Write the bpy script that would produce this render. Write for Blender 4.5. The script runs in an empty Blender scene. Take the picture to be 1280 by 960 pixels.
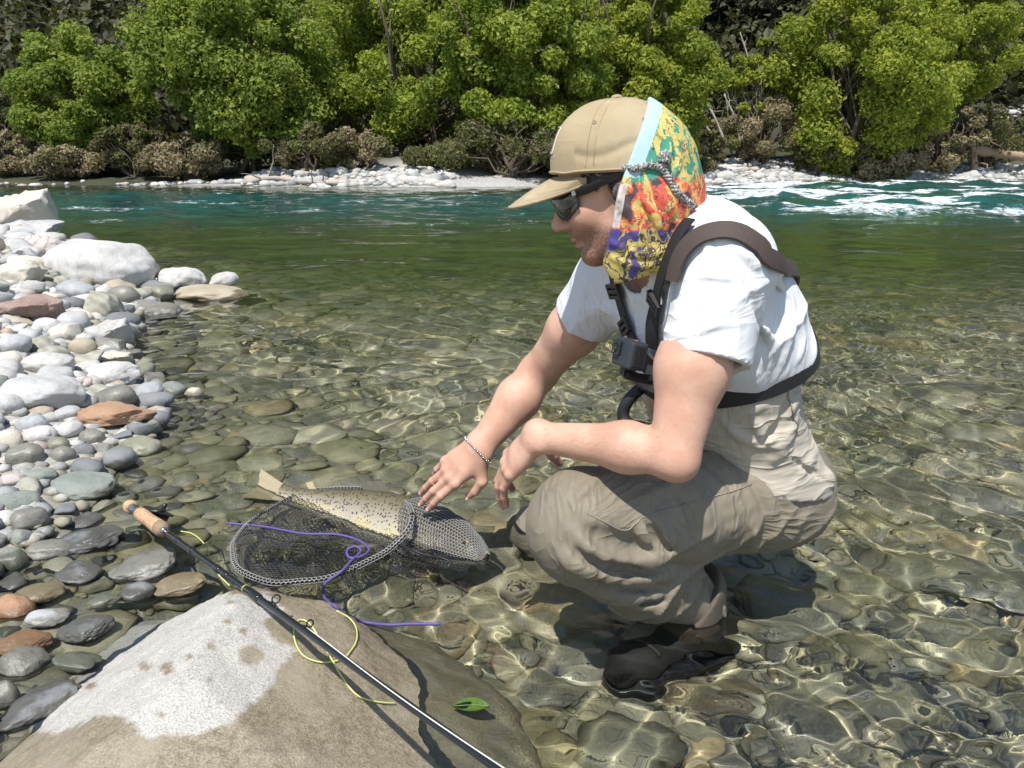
import bpy, math, random
import numpy as np
from mathutils import Vector, Matrix
sc = bpy.context.scene
COL = sc.collection
random.seed(7)
# ---------------------------------------------------------------- camera, sky, sun, exposure
CAM_H = 0.85
PITCH = math.radians(15.38)
cam = bpy.data.cameras.new('camera')
cam.sensor_width = 36.0; cam.lens = 36.0 * 1000 / 1280
cam.clip_start = 0.02; cam.clip_end = 3000
cam_o = bpy.data.objects.new('camera', cam); COL.objects.link(cam_o)
cam_o.location = (0, 0, CAM_H); cam_o.rotation_euler = (math.pi / 2 - PITCH, 0, 0)
sc.camera = cam_o
SUN = Vector((-0.17, -0.45, 0.885)).normalized()
world = bpy.data.worlds.new('World'); sc.world = world; world.use_nodes = True
_n = world.node_tree.nodes; _bg = _n['Background']
sky = _n.new('ShaderNodeTexSky'); sky.sky_type = 'NISHITA'; sky.sun_disc = False
sky.sun_elevation = math.asin(SUN.z); sky.sun_rotation = math.atan2(SUN.x, SUN.y)
sky.altitude = 300; sky.dust_density = 0.6; sky.ozone_density = 1.0
world.node_tree.links.new(sky.outputs[0], _bg.inputs[0]); _bg.inputs[1].default_value = 0.13
sun_l = bpy.data.lights.new('sun', 'SUN'); sun_l.energy = 4.7; sun_l.angle = math.radians(0.5)
sun_l.color = (1.0, 0.965, 0.91)
sun_o = bpy.data.objects.new('sun', sun_l); COL.objects.link(sun_o)
sun_o.rotation_euler = SUN.to_track_quat('Z', 'Y').to_euler(); sun_o.location = (-4, -4, 9)
sun_l.cycles.is_caustics_light = True          # real refracted sunlight on the river bed
sc.view_settings.view_transform = 'Standard'; sc.view_settings.look = 'None'
sc.view_settings.exposure = 0.33; sc.view_settings.gamma = 1.0
sc.cycles.use_denoising = True
sc.cycles.max_bounces = 10; sc.cycles.transmission_bounces = 8; sc.cycles.transparent_max_bounces = 8
sc.cycles.diffuse_bounces = 3; sc.cycles.glossy_bounces = 4
sc.cycles.sample_clamp_indirect = 6.0
sc.cycles.caustics_reflective = False

# ---------------------------------------------------------------- helpers
cP, sP = math.cos(PITCH), math.sin(PITCH)
def ray(u, v):
    dx = (u - 640) / 1000.0; dy = (480 - v) / 1000.0
    return np.array([dx, cP + dy * sP, -sP + dy * cP])
def PY(u, v, Y):
    """World point seen at photo pixel (u, v) at forward distance Y."""
    d = ray(u, v); t = Y / d[1]
    return np.array([d[0] * t, Y, CAM_H + d[2] * t])
def PZ(u, v, z):
    d = ray(u, v); t = (z - CAM_H) / d[2]
    return np.array([d[0] * t, d[1] * t, z])
def depth_of(p):
    return p[1] * cP + (CAM_H - p[2]) * sP
def nrm(v):
    v = np.asarray(v, float); return v / (np.linalg.norm(v) + 1e-12)
def sstep(a, b, x):
    t = np.clip((x - a) / (b - a), 0, 1); return t * t * (3 - 2 * t)

class VNoise:
    """Tileable value noise, vectorised."""
    def __init__(s, seed):
        s.t = np.random.default_rng(seed).uniform(-1, 1, (32, 32, 32)).astype(np.float32)
    def __call__(s, p):
        p = np.asarray(p, np.float32); i = np.floor(p).astype(np.int32); f = p - i; f = f * f * (3 - 2 * f)
        i0 = i & 31; i1 = (i + 1) & 31; t = s.t
        x0, y0, z0 = i0[..., 0], i0[..., 1], i0[..., 2]; x1, y1, z1 = i1[..., 0], i1[..., 1], i1[..., 2]
        fx, fy, fz = f[..., 0], f[..., 1], f[..., 2]
        a = t[x0, y0, z0] * (1 - fx) + t[x1, y0, z0] * fx; b = t[x0, y1, z0] * (1 - fx) + t[x1, y1, z0] * fx
        c = t[x0, y0, z1] * (1 - fx) + t[x1, y0, z1] * fx; d = t[x0, y1, z1] * (1 - fx) + t[x1, y1, z1] * fx
        return (a * (1 - fy) + b * fy) * (1 - fz) + (c * (1 - fy) + d * fy) * fz
NZ = VNoise(3)
def fbm(p, oct=3):
    p = np.asarray(p, float); r = 0; a = 1.0
    for k in range(oct):
        r = r + a * NZ(p * 2.03 ** k + 7.3 * k); a *= .5
    return r

def mesh_np(name, V, F, smooth=True):
    V = np.ascontiguousarray(V, np.float32); F = np.ascontiguousarray(F, np.int32)
    m = bpy.data.meshes.new(name); k = F.shape[1]
    m.vertices.add(len(V)); m.vertices.foreach_set('co', V.ravel())
    m.loops.add(F.size); m.loops.foreach_set('vertex_index', F.ravel())
    m.polygons.add(len(F)); m.polygons.foreach_set('loop_start', np.arange(0, F.size, k, dtype=np.int32))
    m.polygons.foreach_set('use_smooth', np.full(len(F), smooth, dtype=bool))
    m.update(calc_edges=True); m.validate()
    return m
def add_attr(m, name, vals):
    a = m.attributes.new(name, 'FLOAT', 'POINT'); a.data.foreach_set('value', np.ascontiguousarray(vals, np.float32))
def link(name, data, mat=None, parent=None, loc=None):
    o = bpy.data.objects.new(name, data); COL.objects.link(o)
    if mat is not None and data is not None:
        data.materials.clear()
        for q in (mat if isinstance(mat, (list, tuple)) else [mat]): data.materials.append(q)
    if parent is not None:
        o.parent = parent
        o.matrix_parent_inverse = Matrix.Translation(-Vector(parent.location)) if parent.rotation_euler.to_matrix().is_identity else parent.matrix_basis.inverted()
    if loc is not None: o.location = loc
    if data is not None and hasattr(o, 'cycles'): o.cycles.is_caustics_receiver = True
    return o
def tag(o, label=None, cat=None, group=None, kind=None):
    if label: o['label'] = label
    if cat: o['category'] = cat
    if group: o['group'] = group
    if kind: o['kind'] = kind
    return o
def empty(name, loc, label, cat, group=None):
    o = bpy.data.objects.new(name, None); COL.objects.link(o); o.location = Vector([float(c) for c in loc]); o.empty_display_size = .05
    return tag(o, label, cat, group)
class MB:
    """Collects tubes, boxes and strips into one mesh (quads; triangles repeat a vertex)."""
    def __init__(s): s.V = []; s.F = []; s.n = 0
    def add(s, V, F):
        V = np.asarray(V, float); F = np.asarray(F, int)
        if F.shape[1] == 3: F = np.concatenate([F, F[:, 2:3]], 1)
        s.V.append(V); s.F.append(F + s.n); s.n += len(V); return s
    def tube(s, P, R, n=8, caps=True, flat=None):
        P = np.asarray(P, float); m = len(P); R = np.broadcast_to(np.asarray(R, float), (m,))
        T = np.gradient(P, axis=0); T /= np.linalg.norm(T, axis=1)[:, None] + 1e-12
        up = np.array([0, 0, 1.0]) if abs(T[0, 2]) < .9 else np.array([1.0, 0, 0])
        N = np.cross(T[0], up); N /= np.linalg.norm(N)
        a = np.linspace(0, 2 * np.pi, n, endpoint=False); V = []
        for i in range(m):
            N = N - T[i] * np.dot(N, T[i]); N /= np.linalg.norm(N) + 1e-12; B = np.cross(T[i], N)
            V.append(P[i] + R[i] * (np.cos(a)[:, None] * N + np.sin(a)[:, None] * B))
        V = np.concatenate(V); i = np.arange(m - 1)[:, None] * n; j = np.arange(n)[None]
        F = np.stack([i + j, i + (j + 1) % n, i + n + (j + 1) % n, i + n + j], -1).reshape(-1, 4)
        if caps:
            c = len(V); V = np.concatenate([V, P[:1], P[-1:]]); j = np.arange(n)
            F = np.concatenate([F, np.stack([(j + 1) % n, j, np.full(n, c), np.full(n, c)], 1), np.stack([(m - 1) * n + j, (m - 1) * n + (j + 1) % n, np.full(n, c + 1), np.full(n, c + 1)], 1)])
        return s.add(V, F)
    def box(s, c, X, Y, Z):
        """centre and three half-axis vectors"""
        c, X, Y, Z = [np.asarray(q, float) for q in (c, X, Y, Z)]
        V = [c + i * X + j * Y + k * Z for k in (-1, 1) for j in (-1, 1) for i in (-1, 1)]
        return s.add(V, [[0, 2, 3, 1], [4, 5, 7, 6], [0, 1, 5, 4], [2, 6, 7, 3], [0, 4, 6, 2], [1, 3, 7, 5]])
    def grid(s, G):
        G = np.asarray(G, float); a, b = G.shape[:2]; idx = np.arange(a * b).reshape(a, b)
        return s.add(G.reshape(-1, 3), np.stack([idx[:-1, :-1], idx[1:, :-1], idx[1:, 1:], idx[:-1, 1:]], -1).reshape(-1, 4))
    def build(s, name, mat, parent=None, smooth=True, bevel=0):
        V = np.concatenate(s.V); F = np.concatenate(s.F); tri = F[:, 2] == F[:, 3]
        m = bpy.data.meshes.new(name)
        m.from_pydata(V.tolist(), [], [f[:3].tolist() if t else f.tolist() for f, t in zip(F, tri)])
        m.polygons.foreach_set('use_smooth', [smooth] * len(m.polygons)); m.update()
        o = link(name, m, mat, parent)
        if bevel:
            b = o.modifiers.new('bevel', 'BEVEL'); b.width = bevel; b.segments = 2; b.limit_method = 'ANGLE'
        return o
def smooth_path(P, n):
    """Catmull-Rom through the points"""
    P = np.asarray(P, float); Q = np.concatenate([2 * P[:1] - P[1:2], P, 2 * P[-1:] - P[-2:-1]]); t = np.linspace(0, len(P) - 1 - 1e-6, n)
    i = t.astype(int); f = (t - i)[:, None]; a, b, c, d = Q[i], Q[i + 1], Q[i + 2], Q[i + 3]
    return .5 * (2 * b + (c - a) * f + (2 * a - 5 * b + 4 * c - d) * f ** 2 + (3 * b - a - 3 * c + d) * f ** 3)

# ---------------------------------------------------------------- materials
class NT:
    """tiny node-tree writer"""
    def __init__(s, name):
        s.m = bpy.data.materials.new(name); s.m.use_nodes = True; s.t = s.m.node_tree; s.b = s.t.nodes['Principled BSDF']; s.out = s.t.nodes['Material Output']
        s._co = None
    def n(s, typ, inp=None, **kw):
        q = s.t.nodes.new(typ)
        for k, v in kw.items(): setattr(q, k, v)
        for k, v in (inp or {}).items(): s.set(q.inputs[k], v)
        return q
    def set(s, sock, v):
        if isinstance(v, bpy.types.NodeSocket): s.t.links.new(v, sock)
        elif isinstance(v, bpy.types.Node): s.t.links.new(v.outputs[0], sock)
        else:
            if hasattr(sock.default_value, '__len__') and not hasattr(v, '__len__'): v = (v,) * len(sock.default_value)
            if hasattr(v, '__len__') and len(v) == 3 and len(sock.default_value) == 4: v = (*v, 1)
            sock.default_value = v
    def co(s):
        if s._co is None: s._co = s.n('ShaderNodeTexCoord')
        return s._co.outputs['Object']
    def pos(s): return s.n('ShaderNodeNewGeometry').outputs['Position']
    def noise(s, scale, detail=3, rough=.5, vec=None, dist=0):
        return s.n('ShaderNodeTexNoise', {'Vector': vec or s.co(), 'Scale': scale, 'Detail': detail, 'Roughness': rough, 'Distortion': dist}).outputs['Fac']
    def ncol(s, scale, detail=3, vec=None):
        return s.n('ShaderNodeTexNoise', {'Vector': vec or s.co(), 'Scale': scale, 'Detail': detail}).outputs['Color']
    def vor(s, scale, feature='F1', out='Distance', vec=None):
        return s.n('ShaderNodeTexVoronoi', {'Vector': vec or s.co(), 'Scale': scale}, feature=feature).outputs[out]
    def rng(s, f, a, b, c=0., d=1., sm=True):
        return s.n('ShaderNodeMapRange', {'Value': f, 'From Min': a, 'From Max': b, 'To Min': c, 'To Max': d}, interpolation_type='SMOOTHSTEP' if sm else 'LINEAR').outputs[0]
    def mix(s, f, a, b, blend='MIX'):
        q = s.t.nodes.new('ShaderNodeMix'); q.data_type = 'RGBA'; q.blend_type = blend
        s.set(q.inputs[0], f); s.set(q.inputs[6], a); s.set(q.inputs[7], b); return q.outputs[2]
    def math(s, op, a, b=0., c=0.):
        q = s.n('ShaderNodeMath', operation=op); s.set(q.inputs[0], a); s.set(q.inputs[1], b); s.set(q.inputs[2], c); return q.outputs[0]
    def ramp(s, f, stops, interp='LINEAR'):
        q = s.n('ShaderNodeValToRGB', {'Fac': f}); e = q.color_ramp; e.interpolation = interp
        while len(e.elements) < len(stops): e.elements.new(.5)
        for el, (p, c) in zip(e.elements, stops): el.position = p; el.color = (*c, 1) if len(c) == 3 else c
        return q.outputs[0]
    def scaled(s, v, rot=None, vec=None):
        q = s.n('ShaderNodeMapping', {'Vector': vec or s.co()}); q.inputs['Scale'].default_value = v
        if rot: q.inputs['Rotation'].default_value = rot
        return q.outputs[0]
    def sep(s, v):
        return s.n('ShaderNodeSeparateXYZ', {0: v}).outputs
    def attr(s, name): return s.n('ShaderNodeAttribute', attribute_name=name).outputs['Fac']
    def bump(s, h, strength=.3, dist=.01, normal=None):
        q = s.n('ShaderNodeBump', {'Height': h, 'Strength': strength, 'Distance': dist})
        if normal is not None: s.set(q.inputs['Normal'], normal)
        s.set(s.b.inputs['Normal'], q); return q.outputs[0]
    def done(s, col=None, rough=None, **kw):
        if col is not None: s.set(s.b.inputs['Base Color'], col)
        if rough is not None: s.set(s.b.inputs['Roughness'], rough)
        for k, v in kw.items(): s.set(s.b.inputs[k.replace('_', ' ')], v)
        return s.m
def plain(name, col, rough=.5, nscale=60, var=.25, bstr=.2, bdist=.002, **kw):
    t = NT(name); f = t.noise(nscale, 4)
    c = t.mix(f, tuple(x * (1 - var) for x in col), tuple(min(1, x * (1 + var)) for x in col))
    if bstr: t.bump(f, bstr, bdist)
    return t.done(c, rough, **kw)
import os
# ---------------------------------------------------------------- terrain
SHORE = np.array([  # (Y, x) of the left waterline
    (-1.0, -.72), (.8, -.74), (1.03, -.80), (1.25, -.98), (1.5, -1.13), (1.66, -1.10), (1.87, -1.07), (2.14, -1.12), (2.49, -1.16), (2.9, -1.30), (3.57, -1.74),
    (4.45, -2.1), (5.24, -2.25), (6.3, -2.83), (7.3, -3.6), (8.47, -4.5), (9.4, -5.3), (10.5, -7.5), (14, -14), (20, -30), (40, -60)])
def shore_x(y): return np.interp(y, SHORE[:, 0], SHORE[:, 1])
FAR_L = np.array([(-60, 38), (-22, 34.5), (-12, 33.), (-6, 32), (-2, 30.2), (0, 31), (3, 34), (6, 36.5), (9, 38), (14, 40), (19, 43), (33, 48), (60, 55)], float)
def far_y(x): return np.interp(x, FAR_L[:, 0], FAR_L[:, 1])
def terrain(x, y, rough=True):
    x = np.asarray(x, float); y = np.asarray(y, float)
    d = shore_x(y) - x
    land = .01 + .20 * np.minimum(d, 1.2) + .10 * np.clip(d - 1.2, 0, 4)
    dw = np.maximum(-d, 0)
    dep = np.minimum(.02 + .16 * dw, .17) + .075 * np.clip(y - 2.0, 0, 4) + .09 * np.clip(y - 6, 0, 12) * sstep(0, 3, dw)
    z = np.where(d > 0, land, -dep)
    e = y - far_y(x)                                            # far bank
    zf = np.where(e > 0, .02 + (.11 + .14 * sstep(7, 11, x) + .10 * sstep(-12, -9, x) * sstep(-1, -4, x)) * np.minimum(e, 5) + .05 * np.clip(e - 5, 0, 10), .02 + .16 * e)
    z = np.maximum(z, zf)
    hill = sstep(50, 140, y + .25 * np.abs(x + 10)) * 78 + np.clip(y - 100, 0, 400) * .75  # unseen upper hill made steep to keep bright sky out of river reflections
    z = z + np.where(y > 50, hill, 0)
    if rough:
        p = np.stack([x, y, 0 * x], -1)
        z = z + .018 * fbm(p * 3.1, 2) * sstep(0, 1, np.clip(np.abs(d) * 2 + .3, 0, 1)) + np.where(y > 26, .10 * fbm(p * .7, 2), 0)
        z = z + np.where(y > 50, 3.0 * fbm(p * .07, 3), 0) * sstep(50, 66, y)
    return z
def ground_at(u, v):
    """Where the sight line of a photo pixel meets the ground or the river bed."""
    d = ray(u, v); t = np.concatenate([np.linspace(.4, 12, 3000), np.linspace(12.02, 60, 1200)])
    q = np.array([0, 0, CAM_H]) + t[:, None] * d; h = terrain(q[:, 0], q[:, 1])
    k = int(np.argmax(q[:, 2] < h)) or len(t) - 1
    return q[k]
def graded_sheet(y0, y1, nx, ny, side, spread):
    s = np.linspace(-1, 1, nx); y = y0 + (np.expm1(np.linspace(0, 1, ny) * math.log(1 + (y1 - y0) / .8)) * .8)
    S, Y = np.meshgrid(s, y); X = S * (side + spread * np.maximum(Y, 0))
    idx = np.arange(nx * ny).reshape(ny, nx)
    return X, Y, np.stack([idx[:-1, :-1], idx[:-1, 1:], idx[1:, 1:], idx[1:, :-1]], -1).reshape(-1, 4)

# ground and river bed: one sheet out to the hills
X, Y, F = graded_sheet(-1.5, 420, 340, 400, 2.2, 1.15)
Z = terrain(X, Y)
gm = mesh_np('ground', np.stack([X, Y, Z], -1).reshape(-1, 3), F)
t = NT('riverbed_ground')
pos = t.pos(); xyz = t.sep(pos)
cob = t.vor(9, out='Color', vec=pos); cd = t.vor(9, out='Distance', vec=pos); fine = t.noise(60, 4, vec=pos); big = t.noise(1.3, 3, vec=pos)
bed = t.ramp(t.sep(cob)[0], [(0, (.16, .155, .12)), (.35, (.25, .24, .175)), (.6, (.20, .21, .17)), (.8, (.32, .28, .19)), (1, (.38, .36, .29))])
bed = t.mix(t.rng(cd, .35, .75), bed, (.15, .145, .105)); bed = t.mix(t.math('MULTIPLY', fine, .35), bed, (.36, .33, .25))
bed = t.mix(t.rng(big, .42, .62), bed, t.mix(.5, bed, (.12, .13, .055)))
dry = t.ramp(t.sep(t.vor(24, out='Color', vec=pos))[1], [(0, (.26, .25, .23)), (.4, (.42, .40, .36)), (.7, (.36, .36, .35)), (1, (.5, .48, .43))])
soil = t.ramp(t.noise(.9, 5, vec=pos), [(.3, (.028, .032, .014)), (.55, (.048, .05, .022)), (.75, (.072, .066, .034))])
c = t.mix(t.rng(xyz[2], .0, .05), bed, dry)
c = t.mix(t.rng(t.math('SUBTRACT', xyz[1], t.math('MULTIPLY', xyz[0], .35)), 36, 40), c, soil)
t.bump(t.math('ADD', t.math('MULTIPLY', cd, -.6), fine), .5, .02)
M_ground = t.done(c, .85)
ground = tag(link('ground', gm, M_ground), kind='structure')

# river surface: real waves in the mesh, so that the sun refracts into caustic lines on the bed
rg = np.random.default_rng(11)
def wave_set(X, Y, spec, seed, mean=1.35, spread=.9):
    r = np.random.default_rng(seed); Z = np.zeros_like(X)
    wx = .22 * NZ(np.stack([X * 1.3, Y * 1.3, 0 * X], -1)); wy = .22 * NZ(np.stack([X * 1.3, Y * 1.3, 0 * X + 5], -1))
    for lam, amp, n in spec:
        for _ in range(n):
            a = mean + r.normal(0, spread); k = 2 * np.pi / lam * r.uniform(.75, 1.3); ph = r.uniform(0, 6.28)
            env = .6 + .9 * NZ(np.stack([X / (lam * 3.5) + ph * 5, Y / (lam * 3.5), 0 * X + ph], -1))
            Z += amp / math.sqrt(n) * env * np.sin(k * (np.cos(a) * (X + wx) + np.sin(a) * (Y + wy)) + ph)
    return Z
X, Y, F = graded_sheet(.18, 58, 640, 720, 1.05, .92)
near = 1 - sstep(3.0, 7.0, Y); far = sstep(4, 12, Y)
d = X - shore_x(Y); calm = sstep(-.05, .55, d)                     # quieter in the margin
calm2 = .35 + .65 * sstep(1.2, 2.6, Y + np.maximum(X - .3, 0) * 1.2)
fs = 1 - .80 * sstep(3.5, 9, Y)
Z = (wave_set(X, Y, [(.62, .0075, 4)], 4) + fs * wave_set(X, Y, [(.30, .0066, 6), (.16, .0046, 8)], 44)) * (.42 + .58 * calm) * (.45 + .55 * calm2)
Z += near * wave_set(X, Y, [(.115, .0026, 7), (.068, .0022, 9), (.043, .0009, 9)], 9, .4, 1.3) * (.55 + .45 * calm) * (.75 + .6 * sstep(-.2, .6, X))
Z += wave_set(X, Y, [(1.7, .020, 4), (.8, .010, 5)], 21, 1.5, .6) * sstep(3, 11, Y)
bl = np.array([-.10, 1.0])                                          # small ripples where the boulder slides under
rr = (X - bl[0]) * .8 - (Y - bl[1]) * .6 + .03 * NZ(np.stack([X * 7, Y * 7, 0 * X], -1)); Z += .0005 * np.sin(rr * 2 * np.pi / .021) * np.exp(-(np.hypot(X - bl[0], Y - bl[1]) / .16) ** 2)
rapid = sstep(2.0, 6.5, X - .10 * (Y - 20)) * sstep(12.5, 15.5, Y + .25 * (X - 6)) * (1 - sstep(44, 50, Y))
pR = np.stack([X * .55 + Y * .12, Y * .30, 0 * X], -1)
chop = fbm(pR * 2.2, 4); Z += rapid * (.11 * fbm(pR * 1.6 + 3, 2) + .075 * np.abs(chop))
foam = rapid * sstep(.10, .62, fbm(pR * np.array([1.4, 4.2, 1]) + 9, 4) + .55 * fbm(pR * .7 + 20, 2) + .32)
streak = sstep(9, 14, Y) * sstep(.52, .95, fbm(np.stack([X * .8, Y * 1.1, 0 * X + 3], -1), 4)) * .55 * (X > -9)
foam = np.maximum(foam, streak)
dep = np.maximum(-terrain(X, Y, False), 0)
turb = .80 * sstep(.24, .70, dep) + .16 * sstep(.6, 1.6, dep)
V = np.stack([X, Y, Z], -1).reshape(-1, 3)
wm = mesh_np('river_water', V, F)
add_attr(wm, 'foam', foam.ravel()); add_attr(wm, 'turb', turb.ravel()); add_attr(wm, 'far', far.ravel())
t = NT('river_water'); pos = t.pos()
fm = t.attr('foam'); tb = t.attr('turb')
teal = t.mix(t.rng(tb, .80, .95), (.040, .064, .024), (.012, .088, .086))
fmask = t.rng(t.math('ADD', t.math('MULTIPLY', fm, 1.05), t.math('MULTIPLY', t.math('SUBTRACT', t.noise(8, 8, .8, vec=t.scaled((.8, .5, 1), vec=pos)), .5), 4.4)), .30, 1.25)
fmask = t.math('MULTIPLY', fmask, t.rng(fm, .02, .15))
murk = t.mix(fmask, teal, (.72, .77, .78)); fac = t.math('MAXIMUM', tb, fmask)
h = t.math('ADD', t.noise(5, 3, .6, vec=t.scaled((1, .7, 1), vec=pos)), t.math('MULTIPLY', t.noise(16, 3, .6, vec=pos), .5))
bq = t.n('ShaderNodeBump', {'Height': h, 'Strength': t.math('MULTIPLY', t.attr('far'), .14), 'Distance': .05}); t.set(t.b.inputs['Normal'], bq)
murky = t.n('ShaderNodeBsdfPrincipled', {'Base Color': murk, 'Roughness': t.math('MULTIPLY', fmask, .6), 'IOR': 1.33, 'Normal': bq})      # silt and foam carried by the stream
t.set(t.b.inputs['Base Color'], t.mix(tb, (.95, 1.0, .96), (.62, .86, .60)))
mx = t.n('ShaderNodeMixShader', {0: fac, 1: t.b, 2: murky}); t.set(t.out.inputs['Surface'], mx)
M_water = t.done(None, 0.0, IOR=1.33, Transmission_Weight=1.0)
water = tag(link('river', wm, M_water), kind='structure')
water.cycles.is_caustics_caster = True; water.cycles.is_caustics_receiver = False
# ---------------------------------------------------------------- stones
def ico(sub):
    import bmesh
    bm = bmesh.new(); bmesh.ops.create_icosphere(bm, subdivisions=sub, radius=1.0)
    bm.verts.ensure_lookup_table(); V = np.array([v.co[:] for v in bm.verts]); F = np.array([[v.index for v in f.verts] for f in bm.faces]); bm.free(); return V, F
ICO = {k: ico(k) for k in (1, 2, 3, 4, 5)}
def rock_verts(P, seed, style):
    r = np.random.default_rng(seed); P = P.copy()
    e = {'round': .92, 'angular': .8, 'slab': .8}[style]
    P = np.sign(P) * np.abs(P) ** e
    np_, lo, hi, cut = {'round': (5, .72, .98, .6), 'angular': (12, .48, .82, .97), 'slab': (8, .6, .9, .85)}[style]
    for _ in range(np_):
        n = r.normal(size=3); n /= np.linalg.norm(n); o = r.uniform(lo, hi); d = P @ n - o
        P = P - n * (np.maximum(d, 0) * cut)[:, None]
    N = P / np.linalg.norm(P, axis=1)[:, None]; s = r.uniform(0, 50)
    a, b = {'round': (.10, .026), 'angular': (.10, .055), 'slab': (.09, .045)}[style]
    P = P + N * (a * fbm(P * 1.5 + s, 2) + b * fbm(P * 5.5 + s, 3))[:, None]
    P /= np.abs(P).max(0); return P
ROCKS = {}
for st, cnt in (('round', 9), ('angular', 6), ('slab', 5)):
    for sub in (3, 4, 5):
        ROCKS[st, sub] = [mesh_np('stone', rock_verts(ICO[sub][0], 100 + i * 7 + len(st), st), ICO[sub][1]) for i in range(cnt)]

def stone_mat(name, ca, cb, cc, speck=.5, vein=0., wet=1.0, rough=.8, band=0.):
    """ca/cb/cc: base, variation and speckle colours; below a ragged wet line the stone is darker and shinier"""
    t = NT(name); pos = t.pos(); z = t.sep(pos)[2]; rnd = t.n('ShaderNodeObjectInfo').outputs['Random']
    v = t.scaled((1, 1, 1), vec=pos)
    c = t.mix(t.rng(t.noise(7, 4, .6, vec=v), .35, .65), ca, cb)
    c = t.mix(t.math('MULTIPLY', t.rng(t.noise(170, 3, .7, vec=v), .50, .66), speck), c, cc)
    c = t.mix(t.math('MULTIPLY', t.rng(t.noise(33, 5, .75, vec=v), .55, .72), speck * .7), c, tuple(x * .55 for x in ca))
    if vein:
        w = t.n('ShaderNodeTexWave', {'Vector': v, 'Scale': 5.0, 'Distortion': 9.0, 'Detail': 3, 'Detail Scale': 1.3}, wave_type='BANDS').outputs['Fac']
        c = t.mix(t.math('MULTIPLY', t.rng(w, .80, 1.0), vein), c, tuple(x * .38 for x in ca))
    if band:
        w = t.n('ShaderNodeTexWave', {'Vector': v, 'Scale': 9.0, 'Distortion': 4.0, 'Detail': 3}, wave_type='BANDS', bands_direction='DIAGONAL').outputs['Fac']
        c = t.mix(t.math('MULTIPLY', w, band), c, cc)
    c = t.mix(t.math('MULTIPLY', t.math('SUBTRACT', rnd, .5), .5), c, (1, 1, 1), 'SOFT_LIGHT')
    wl = t.math('ADD', .018, t.math('MULTIPLY', t.math('SUBTRACT', t.noise(9, 3, vec=v), .42), .12))
    m = t.math('MULTIPLY', t.rng(t.math('SUBTRACT', z, wl), .008, -.008), wet)
    dark = t.mix(1.0, c, (.50, .48, .41), 'MULTIPLY')
    alg = t.math('MULTIPLY', t.rng(t.noise(5, 4, vec=v), .45, .7), .55)
    dark = t.mix(t.math('MULTIPLY', t.rng(z, .0, -.04), alg), dark, (.10, .095, .045))
    t.bump(t.math('ADD', t.noise(45, 6, .65, vec=v), t.math('MULTIPLY', t.noise(240, 2, vec=v), .25)), .55, .006)
    return t.done(t.mix(m, c, dark), t.math('SUBTRACT', rough, t.math('MULTIPLY', m, rough - .36)))
SM = {
 'pale':  stone_mat('pale_granite', (.40, .395, .375), (.49, .48, .455), (.25, .25, .24), .6),
 'white': stone_mat('white_veined_stone', (.54, .525, .49), (.44, .425, .39), (.31, .285, .25), .45, .22),
 'cream': stone_mat('cream_stone', (.53, .48, .38), (.60, .56, .47), (.40, .34, .25), .55),
 'pink':  stone_mat('pink_veined_stone', (.55, .46, .41), (.50, .44, .40), (.60, .56, .53), .4, .55),
 'red':   stone_mat('red_brown_stone', (.27, .17, .135), (.33, .235, .19), (.44, .38, .33), .7),
 'rust':  stone_mat('rust_orange_stone', (.36, .205, .115), (.42, .27, .165), (.22, .13, .08), .5),
 'blue':  stone_mat('blue_grey_stone', (.33, .338, .338), (.42, .425, .42), (.27, .275, .28), .35, .15),
 'slate': stone_mat('dark_slate', (.15, .155, .16), (.195, .20, .20), (.26, .26, .25), .4),
 'green': stone_mat('green_grey_stone', (.20, .225, .195), (.265, .28, .235), (.13, .14, .12), .5),
 'olive': stone_mat('olive_banded_stone', (.25, .24, .175), (.33, .315, .24), (.42, .41, .35), .5, 0, 1, .8, .6),
 'wet':   stone_mat('wet_grey_stone', (.19, .183, .155), (.25, .24, .20), (.13, .125, .105), .55, 0, .35, .42),
 'wetgreen': stone_mat('wet_olive_stone', (.20, .195, .135), (.265, .255, .185), (.14, .14, .10), .5, 0, .35, .42),
 'tan':   stone_mat('tan_stone', (.36, .30, .205), (.43, .37, .27), (.27, .22, .15), .45),
}
NAMED = []; PLACED = []                                            # (x, y, r) of every stone on the bank
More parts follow.
